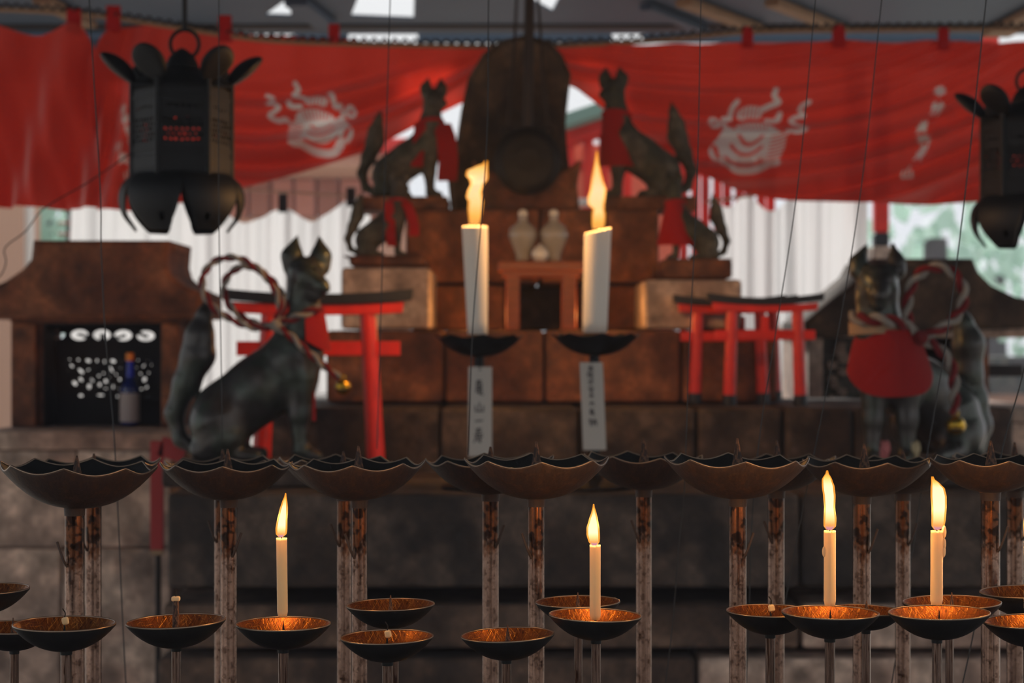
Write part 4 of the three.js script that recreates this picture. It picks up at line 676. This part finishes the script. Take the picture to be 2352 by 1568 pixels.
function banner(x0, x1, topPts, botPts, fold, tex, loops, label, y0 = 40, y1 = 500, edge) {
  const top = curveThrough(topPts), bot = curveThrough(botPts), o = thing('red_banner', label, 'banner', P((x0 + x1) / 2, bot((x0 + x1) / 2), BD), 'red shrine banners');
  const mat = tex ? phys({ map: tex, bumpMap: weave, bumpScale: 0.0003, roughness: 0.85, transmission: 0.42 }) : M.redCloth, c = o.position;
  const g = grid(150, 60, (u, v) => { let x = lerp(x0, x1, u); const t = top(x), b = bot(x), y = lerp(t, b, v); if (edge) x += edge(u, v); const w = P(x, y, BD); return V(w.x - c.x, w.y - c.y, fold(x, y, v)); }, (u, v, q) => [((q.x + c.x) / bs + 1176 - x0) / (x1 - x0), 1 - (784 + (H - q.y - c.y) / bs - y0) / (y1 - y0)]);
  part(o, 'cloth', g, mat);
  for (const [lx, ly0, ly1, w] of loops) part(o, 'hanging_loop', box(w * bs, (ly1 - ly0) * bs, 0.012, 0.004), M.bib, V(X(lx, BD) - c.x, Y((ly0 + ly1) / 2, BD) - c.y, 0.012));
  return o;
}
{
  banner(-420, 236, [[-420, 20], [-250, 40], [-80, 30], [0, 60], [75, 80], [130, 66], [165, 54], [195, 70], [224, 132], [236, 150]], [[-420, 466], [-80, 470], [0, 474], [100, 478], [236, 480]],
    (x, y, v) => 0.085 * Math.sin((x + 0.25 * y) * 0.042) * (0.3 + 0.7 * v) + 0.02 * Math.sin(x * 0.11 - y * 0.02) * v, null, [[172, 22, 84, 34], [-80, 4, 60, 34], [-400, -10, 40, 34]], 'plain red banner panel at the far left');
  const texB = bannerTex(214, 1196, 40, 500, (g, T, k) => {
    emblem(g, (a, b) => T(817 - ((a - 300) / 1440) * 207, 190 + ((b - 150) / 1260) * 168), true);
    g.strokeStyle = '#d0c8c4'; const col = [['bi', 276, 240, 20, 24], ['hou', 284, 264, 22, 26], ['nou', 292, 290, 22, 24], ['ki', 298, 314, 18, 18], ['kawa', 266, 328, 24, 24], ['bi', 278, 354, 26, 26], ['yama', 288, 388, 20, 26]];
    for (const [n, x, y, w, h] of col) { const q = T(x, y); glyph(g, n, q[0], q[1], w * k, h * k, 6.5); }
  });
  banner(214, 1196, [[214, 136], [222, 130], [240, 90], [262, 68], [300, 58], [400, 66], [520, 76], [640, 82], [770, 90], [900, 98], [1100, 106], [1196, 108]], [[214, 480], [300, 483], [420, 468], [520, 442], [600, 425], [700, 396], [800, 358], [870, 328], [950, 286], [1010, 256], [1060, 232], [1100, 216], [1196, 190]],
    (x, y, v) => { const w = smooth(230, 420, x); const f = (y - 150) + 0.00065 * (x - 620) * (x - 620) * 0.9; return 0.06 * Math.sin(f * 0.075 + (x > 600 ? (x - 600) * 0.006 : 0)) * w * smooth(0.15, 0.6, v) + (1 - w) * 0.07 * Math.sin((x - 222) * 0.055 + y * 0.012) + 0.012 * Math.sin(x * 0.05) * (1 - v); },
    texB, [[262, 14, 76, 34], [518, 36, 98, 30], [768, 56, 104, 26]], 'long red banner with a white flaming emblem, left of the gong');
  const texC = bannerTex(1200, 2460, 40, 500, (g, T, k) => {
    emblem(g, (a, b) => T(1580 + a / 6.27, 180 + b / 6.27));
    g.strokeStyle = '#d0c8c4'; const col = [['hou', 2146, 194, 28, 28], ['nou', 2132, 236, 32, 28], ['bi', 2112, 274, 28, 28], ['ki', 2104, 308, 28, 26], ['bi', 2098, 336, 28, 32], ['yama', 2078, 376, 28, 34]];
    for (const [n, x, y, w, h] of col) { const q = T(x, y); glyph(g, n, q[0], q[1], w * k, h * k, 7, 0.35); }
  });
  banner(1200, 2460, [[1200, 110], [1400, 104], [1560, 100], [1715, 98], [1850, 97], [1930, 92], [2050, 98], [2165, 92], [2270, 98], [2460, 86]], [[1200, 192], [1262, 196], [1310, 197], [1345, 214], [1390, 250], [1450, 306], [1560, 380], [1640, 415], [1760, 450], [1900, 465], [2080, 468], [2257, 466], [2460, 466]],
    (x, y, v) => { const f = (y - 200) + 0.00045 * (x - 1740) * (x - 1740) * (x > 1740 ? 1 : 0.6); return 0.06 * Math.sin(f * 0.07) * smooth(0.1, 0.6, v) + 0.012 * Math.sin(x * 0.045 + 1) * (1 - v) + 0.008 * Math.sin(f * 0.19 + x * 0.01); },
    texC, [[1716, 62, 112, 26], [1925, 58, 112, 30], [2165, 64, 118, 26]], 'wide red banner with a white flaming emblem, right of the gong');
  const run = [[-440, 4], [-200, 14], [200, 34], [420, 66], [600, 92], [900, 104], [1250, 106], [1500, 94], [1720, 74], [2100, 68], [2600, 66]].map(([x, y]) => P(x, y, BD - 0.01)), a = run[0];
  const pole = thing('banner_rail', 'thin twisted rail from which the red banners hang', 'rail', V(0, a.y, -BD)); const y0r = a.y; for (const p of run) { p.y -= y0r; p.z = 0.01; }
  part(pole, 'rod', tube(run, 0.008, 80, 8), M.wood); const hl = []; const cv = new THREE.CatmullRomCurve3(run); for (let i = 0; i <= 900; i++) { const p = cv.getPointAt(i / 900), t = i * 0.9; hl.push(V(p.x, p.y + 0.014 + 0.008 * Math.sin(t), p.z + 0.008 * Math.cos(t))); }
  part(pole, 'twisted_cord', tube(hl, 0.005, 1800, 5), M.woodDark);
}

// ───────────────────────── white curtains behind ─────────────────────────
function curtain(x0, x1, top, bot, d, waves, label, edgeL = 0) {
  const o = thing('white_curtain', label, 'curtain', P((x0 + x1) / 2, bot, d), 'white curtains behind the altar'), tp = curveThrough(top), c = o.position;
  part(o, 'cloth', grid(120, 40, (u, v) => { const x = lerp(x0, x1, u) + edgeL * v * (1 - u), y = lerp(tp(x), bot, v), w = P(x, y, d); return V(w.x - c.x, w.y - c.y, (0.05 * Math.sin(x * waves * 0.55 + 2.2 * Math.sin(x * 0.017)) + 0.03 * Math.sin(x * waves + 3 * Math.sin(x * 0.011))) * (0.55 + 0.45 * v) + 0.003 * Math.sin(x * waves * 2.3 + y * 0.004)); }), M.white);
  const line = tube([P(x0 - 20, tp(x0) - 6, d).sub(c), P((x0 + x1) / 2, (tp(x0) + tp(x1)) / 2 - 26, d).sub(c), P(x1 + 20, tp(x1) - 8, d).sub(c)], 0.006, 20, 6); part(o, 'curtain_cord', line, M.plaster);
  return o;
}
curtain(163, 850, [[163, 462], [320, 480], [480, 462], [560, 512], [650, 478], [720, 508], [800, 458], [850, 462]], 1572, 7.6, 0.11, 'white curtain behind the left bronze fox', -46);
curtain(1640, 1990, [[1640, 470], [1680, 474], [1712, 446], [1770, 486], [1830, 446], [1890, 452], [1990, 462]], 1594, 7.4, 0.12, 'white curtain behind the small torii at the right');
for (const [x, y] of [[650, 466], [806, 452]]) single('curtain_clip', `dark clip holding the white curtain, ${x < 700 ? 'left' : 'right'} one above the left fox`, 'clip', box(22 * S(7.55), 44 * S(7.55), 0.01, 0.002), M.woodDark, P(x, y, 7.55), 'curtain clips');

// ───────────────────────── hanging bronze lanterns ─────────────────────────
const petal = (() => { const g = new THREE.SphereGeometry(0.5, 16, 14), p = g.attributes.position; for (let i = 0; i < p.count; i++) { const x = p.getX(i), y = p.getY(i) + 0.5, z = p.getZ(i), w = 0.55 + 0.55 * Math.sin(Math.PI * Math.min(1, y * 0.62)); p.setXYZ(i, x * w * 0.72, y, z * w * 0.34 + 0.24 * y * y + 0.9 * x * x * 0.5 - 0.05); } g.computeVertexNormals(); return g; })();
// foot plate: a thin leaf that swells outwards and hooks back in, with a round hole
const footPlate = (side) => {
  const prof = new THREE.SplineCurve([[0, 0], [22, -4], [44, -26], [50, -56], [42, -88], [24, -112], [14, -124]].map((q) => new THREE.Vector2(q[0] / 100, q[1] / 100))), half = curveThrough([[0, 0.5], [0.25, 0.64], [0.5, 0.62], [0.75, 0.4], [1, 0.22]]);
  const at = (u, v, off) => { const p = prof.getPoint(v), t = prof.getTangent(v), x = (u - 0.5) * 2 * half(v); return V(x, p.y + off * t.x, p.x - off * t.y - 0.35 * x * x); };
  const nu = 14, nv = 18, pos = [], idx = [];
  for (const off of [0.02, -0.02]) for (let j = 0; j <= nv; j++) for (let i = 0; i <= nu; i++) { const q = at(i / nu, j / nv, off); pos.push(q.x, q.y, q.z); }
  const N = (nu + 1) * (nv + 1), id = (l, i, j) => l * N + j * (nu + 1) + i;
  for (let l = 0; l < 2; l++) for (let j = 0; j < nv; j++) for (let i = 0; i < nu; i++) { const ci = side > 0 ? 9 : 4; if (j >= 12 && j <= 13 && i >= ci && i <= ci + 1) continue; idx.push(id(l, i, j), id(l, i, j + 1), id(l, i + 1, j), id(l, i + 1, j), id(l, i, j + 1), id(l, i + 1, j + 1)); }
  for (let j = 0; j < nv; j++) for (const i of [0, nu]) idx.push(id(0, i, j), id(1, i, j), id(0, i, j + 1), id(1, i, j), id(1, i, j + 1), id(0, i, j + 1));
  for (let i = 0; i < nu; i++) idx.push(id(0, i, nv), id(1, i, nv), id(0, i + 1, nv), id(1, i, nv), id(1, i + 1, nv), id(0, i + 1, nv));
  const g = new THREE.BufferGeometry(); g.setAttribute('position', new THREE.Float32BufferAttribute(pos, 3)); g.setIndex(idx); g.computeVertexNormals(); return boxUV(g);
};
const footL = footPlate(-1), footR = footPlate(1);
function lantern(px, py, d, k, yaw, label) {   // px, py: middle of the body
  const s = S(d) * k, o = thing('hanging_lantern', label, 'lantern', P(px, py, d), 'dark bronze hanging lanterns'); o.rotation.y = yaw;
  const R = 112 * s, hb = 214 * s;
  const ring = (cx, cy, r, n = 7) => Array.from({ length: n }, (_, j) => { const t = j / n * Math.PI * 2; return [cx + r * Math.cos(t), cy + r * Math.sin(t)]; });
  for (let i = 0; i < 6; i++) {
    const a = i * Math.PI / 3, w = R, ap = R * 0.866, holes = [], b = a + Math.PI / 6;
    for (let yy = 0; yy < 5; yy++) for (let xx = 0; xx < 7; xx++) holes.push(ring((xx - 3 + (yy % 2) * 0.4 - 0.2) * w * 0.112 + rr(-1, 1) * s, -hb * 0.14 + yy * w * 0.105 + rr(-1, 1) * s, rr(3.4, 5.4) * s));
    for (let xx = 0; xx < 5; xx++) holes.push(ring((xx - 2) * w * 0.13, hb * 0.21 + rr(-3, 3) * s, rr(2.8, 5) * s));
    const g = extrude([[-w / 2, -hb / 2], [w / 2, -hb / 2], [w / 2, hb / 2], [-w / 2, hb / 2]], 3 * s, 0, holes), m = part(o, 'pierced_panel', g, M.lantern, V(Math.sin(a) * ap, 0, Math.cos(a) * ap)); m.rotation.y = a;
    for (const [hh, yy] of [[9, 0.33], [9, -0.22], [30, -0.37]]) part(m, 'frame_bar', box(w * 0.94, hh * s, 7 * s, s), M.lantern, V(0, hb * yy, 0));
    part(o, 'corner_post', cyl(7 * s, 7 * s, hb, 8), M.lantern, V(Math.sin(b) * R, 0, Math.cos(b) * R));
    const p = part(o, 'roof_petal', petal, M.lantern, V(Math.sin(b) * R * 0.9, hb * 0.44, Math.cos(b) * R * 0.9)); p.scale.set(104 * s, 112 * s, 104 * s); p.rotation.order = 'YXZ'; p.rotation.y = b; p.rotation.x = 0.62;
    const ft = part(o, 'foot_plate', Math.sin(b) < 0 ? footR : footL, M.lantern, V(Math.sin(b) * R * 0.8, -hb * 0.48, Math.cos(b) * R * 0.8)); ft.scale.setScalar(104 * s); ft.rotation.y = b;
  }
  part(o, 'floor_plate', cyl(R, R * 1.04, 8 * s, 6), M.lantern, V(0, -hb * 0.49, 0));
  part(o, 'roof_cap', lathe([[R * 1.14, hb * 0.42], [R * 1.12, hb * 0.48], [R * 0.8, hb * 0.58], [R * 0.4, hb * 0.66], [R * 0.2, hb * 0.7], [0.001, hb * 0.72]], 6), M.lantern);
  part(o, 'finial', lathe([[0.01, 0], [30, 4], [40, 24], [38, 46], [28, 68], [12, 82], [0.01, 88]].map(([r, y]) => [r * s, hb * 0.48 + y * s]), 20), M.lantern);
  const rg = part(o, 'ring', new THREE.TorusGeometry(33 * s, 4.5 * s, 8, 28), M.lantern, V(6 * s, hb * 0.48 + 96 * s, 0)); rg.rotation.y = -yaw;
  const y0 = hb * 0.48 + 126 * s, L = CEIL - o.position.y - y0; part(o, 'hanging_rod', cyl(0.006, 0.006, L, 8), M.lantern, V(6 * s, y0 + L / 2, 0));
  return o;
}
lantern(418, 300, 4.3, 1, 0.2, 'dark bronze lantern with petal roof hanging at the left');
lantern(2358, 362, 4.6, 0.88, -0.3, 'dark bronze lantern hanging at the right edge, partly out of view');

// ───────────────────────── hanging wires ─────────────────────────
function wire(pts, d, r, label) { const top = pts[0], t = (CEIL - H) * F / d, k = pts[1], dx = (k[0] - top[0]) / (k[1] - top[1]); const l = [[top[0] + dx * (784 - t - top[1]), 784 - t], ...pts]; single('hanging_wire', label, 'wire', tube(l.map(([x, y]) => P(x, y, d)), r, 60, 5), M.wire, V(0, 0, 0), 'thin dark hanging wires'); }
wire([[205, 0], [232, 480], [232, 560], [236, 650], [240, 740], [262, 1000], [272, 1200], [282, 1430], [292, 1620]], 2.75, 0.0010, 'thin kinked wire hanging before the left stone shrine');
wire([[503, 0], [503, 480], [511, 1010]], 2.8, 0.0008, 'thin wire hanging before the rope loops of the left fox');
wire([[895, 40], [880, 540], [866, 1030]], 3.0, 0.0009, 'thin wire hanging before the upper left stone fox');
wire([[1122, 0], [1119, 300], [1106, 500], [1086, 750], [1076, 1045]], 2.75, 0.0009, 'thin wire hanging across the left thick candle');
wire([[1610, 0], [1600, 450], [1582, 820], [1570, 1150], [1560, 1240], [1545, 1430], [1522, 1620]], 2.6, 0.0008, 'thin wire hanging left of the right white emblem');
wire([[1873, 0], [1832, 430], [1790, 710], [1745, 1000], [1727, 1200], [1720, 1430], [1712, 1620]], 2.6, 0.0008, 'thin wire hanging across the right white emblem');
wire([[2025, 0], [1982, 400], [1936, 700], [1890, 940], [1830, 1240], [1770, 1560]], 2.6, 0.0008, 'thin wire hanging between the emblem and the right fox');
wire([[2265, 0], [2216, 450], [2172, 790], [2130, 1040], [2075, 1400], [2040, 1620]], 2.6, 0.0010, 'thin wire hanging across the rope loop of the right fox');
wire([[2372, 740], [2352, 850], [2300, 1040], [2250, 1380], [2200, 1620]], 2.43, 0.0010, 'thin wire slanting down at the right edge');
single('loose_wire', 'loose wire curving down at the left edge before the beige wall', 'wire', tube([P(300, 352, 3.9), P(200, 420, 3.9), P(95, 484, 3.9), P(60, 530, 3.9), P(10, 572, 3.9), P(14, 600, 3.9), P(2, 632, 3.9), P(-30, 650, 3.9)], 0.0014, 50, 5), M.wire);

// ───────────────────────── beyond the shrine ─────────────────────────
{
  const d = 13, s = S(d), o = thing('shrine_hall', 'pale hall with tan eaves seen under the left red banner', 'building', V(X(640, d), 0, -d));
  const bx = (name, x0, x1, y0, y1, dep, mat, z = 0) => part(o, name, box((x1 - x0) * s, (y1 - y0) * s, dep, 0.02), mat, V((X(x0, d) + X(x1, d)) / 2 - X(640, d), Y((y0 + y1) / 2, d), z));
  bx('roof', 380, 960, 352, 380, 1.6, M.verm, 0.2); bx('eave', 400, 940, 380, 412, 1.2, M.plaster, 0.3);
  for (let i = 0; i < 10; i++) bx('wall_panel', 420 + i * 52, 468 + i * 52, 412, 500, 0.2, std({ color: i % 3 ? 0xc08c7c : 0xa67868, roughness: 0.9 }));
  bx('wall', 420, 940, 500, 1252.3, 0.2, M.plaster);
}
{
  const d = 10, s = S(d), o = thing('beige_building', 'beige plastered building at the far left edge', 'building', V(X(0, d), 0, -d));
  part(o, 'wall', box(1290 * s, Y(440, d), 0.4, 0.02), M.plaster, V(X(-572, d) - X(0, d), Y(440, d) / 2, 0)); part(o, 'corner_board', box(22 * s, Y(470, d), 0.1, 0.005), std({ color: 0xd8d4ce, roughness: 0.8 }), V(X(74, d) - X(0, d), Y(470, d) / 2, 0.1));
  const f = thing('lattice_fence', 'orange wooden lattice with greenery seen left of the white curtain', 'fence', V(X(130, d), 0, -d - 0.6));
  for (const [a] of [[96], [122], [148], [170]]) part(f, 'post', box(7 * s, 3.4, 0.05, 0.004), M.woodDark, V(X(a, d) - X(130, d), 1.7, 0)); for (const y of [497, 524, 553]) part(f, 'rail', box(110 * s, 6 * s, 0.04, 0.004), M.woodOrange, V(0, Y(y, d), 0.04));
}
{
  const d = 9.5, s = S(d), ox = X(1345, d), o = thing('vermilion_hall', 'vermilion hall with green roof edge seen beside the gong', 'building', V(ox, 0, -d));
  const bx = (name, x0, x1, y0, y1, dep, mat, z = 0) => part(o, name, box((x1 - x0) * s, (y1 - y0) * s, dep, 0.01), mat, V((X(x0, d) + X(x1, d)) / 2 - ox, Y((y0 + y1) / 2, d), z));
  const r = bx('roof_edge', 1270, 1420, 262, 292, 0.5, std({ color: 0x6f8f86, roughness: 0.7 }), 0.1); r.rotation.z = 0.32; const r2 = bx('eave_beam', 1262, 1430, 292, 322, 0.3, M.verm); r2.rotation.z = 0.3;
  for (const [a, b] of [[1300, 1318], [1340, 1362], [1376, 1396], [1430, 1450]]) bx('pillar', a, b, 300, 480, 0.14, M.verm); bx('tie_beam', 1270, 1480, 372, 392, 0.12, M.verm); bx('wall', 1270, 1560, 318, 1424.5, 0.05, std({ color: 0xd07a60, roughness: 0.9 }), -0.3); bx('sill', 1280, 1400, 462, 476, 0.2, std({ color: 0xb8b4b0, roughness: 0.8 }), 0.1);
}
{
  const d = 9.0, s = S(d), ox = X(1665, d), o = thing('vermilion_fence', 'vermilion slatted fence behind the lower right stone fox', 'fence', V(ox, 0, -d)), top = Y(360, d);
  for (let i = 0; i < 9; i++) part(o, 'slat', box(19 * s, top, 0.04, 0.004), M.verm, V(X(1570 + i * 25, d) - ox, top / 2, (i % 2) * 0.05)); for (const y of [395, 600]) part(o, 'rail', box(240 * s, 16 * s, 0.04, 0.004), M.verm, V(0, Y(y, d), -0.05));
  const w = thing('vermilion_gate', 'two vermilion posts with black feet under the right end of the banner', 'gate', V(X(1990, 8.6), 0, -8.6)), s8 = S(8.6);
  for (const [a, b] of [[1942, 1986], [2006, 2040]]) { const x = (X(a, 8.6) + X(b, 8.6)) / 2 - X(1990, 8.6), W = (b - a) * s8, y1 = Y(535, 8.6), y0 = Y(566, 8.6), yt = 2.75; part(w, 'post', box(W, yt - y1, W, 0.01), M.verm, V(x, (yt + y1) / 2, 0)); part(w, 'black_foot', box(W * 1.04, y1 - y0, W * 1.04, 0.01), M.ink, V(x, (y1 + y0) / 2, 0)); part(w, 'stone_base', box(W * 1.3, y0, W * 1.3, 0.01), M.beige, V(x, y0 / 2, 0)); }
  part(w, 'lintel', box(1.2, 0.2, 0.2, 0.01), M.verm, V(0, 2.85, 0));
}
{ // hall across the yard, behind the viewer: its dark timber front is what the pipes and bowls mirror
  const o = struct('wall_facing', null, null, V(-0.2, 0, 5.5), 'dark timber wall across the yard behind the viewer'); part(o, 'wall', box(5.2, 3.2, 0.3, 0.02), M.woodDark, V(0, 1.6, 0)); part(o, 'roof', extrude([[-3.2, 0], [3.2, 0], [2.2, 0.9], [-2.2, 0.9]], 3, 0.02), M.navy, V(0, 3.2, 0.8));
  for (const x of [-2.5, -0.9, 0.9, 2.5]) part(o, 'post', box(0.16, 3.2, 0.16, 0.01), M.wood, V(x, 1.6, -0.24));
}
// trees beyond: trunk, and a crown of leaf cards too many to count
{
  const leafM = phys({ color: 0xb4d2c2, roughness: 0.8, transmission: 0.5 }), bark = std({ color: 0x4a4038, roughness: 1 });
  const leaf = new THREE.CircleGeometry(0.10, 5);
  const tree = (x, d, h, r, n, label) => {
    const o = thing('tree', label, 'tree', V(x, 0, -d), 'trees beyond the shrine'); part(o, 'trunk', cyl(0.12, 0.2, h * 0.7, 10), bark, V(0, h * 0.35, 0));
    const im = new THREE.InstancedMesh(leaf, leafM, n), m = new THREE.Matrix4(), q = new THREE.Quaternion(), e = new THREE.Euler(), sc = V(1, 1, 1);
    for (let i = 0; i < n; i++) { const t = Math.acos(rr(-1, 1)), f = rr(0, 6.283), k = Math.cbrt(rnd()), lump = 1 + 0.25 * Math.sin(f * 3 + t * 4); e.set(rr(0, 6), rr(0, 6), rr(0, 6)); q.setFromEuler(e); sc.setScalar(rr(0.6, 1.5)); m.compose(V(Math.sin(t) * Math.cos(f) * r * k * lump, h * 0.75 + Math.cos(t) * r * 1.1 * k * lump, Math.sin(t) * Math.sin(f) * r * k * lump), q, sc); im.setMatrixAt(i, m); }
    im.name = 'foliage'; im.userData.kind = 'stuff'; im.castShadow = im.receiveShadow = true; o.add(im);
  };
  tree(5.8, 22, 3.2, 1.5, 420, 'sparse leafy tree seen past the right fox'); tree(4.4, 19, 3.6, 1.2, 160, 'thin leafy tree seen between the gate posts and the right lantern'); tree(-5.4, 21, 4.4, 1.6, 1200, 'leafy tree seen behind the orange lattice at the left');
  const d = 16, o = thing('far_building', 'low pale building seen behind the right shrine', 'building', V(X(2400, d), 0, -d)); part(o, 'wall', box(1.4, Y(900, d), 0.6, 0.02), M.plaster, V(0, Y(900, d) / 2, 0)); part(o, 'roof', extrude([[-1.1, 0], [1.1, 0], [0.7, 0.3], [-0.7, 0.3]], 1.0, 0.01), M.moss, V(0, Y(900, d), 0));
}

renderer.render(scene, camera);
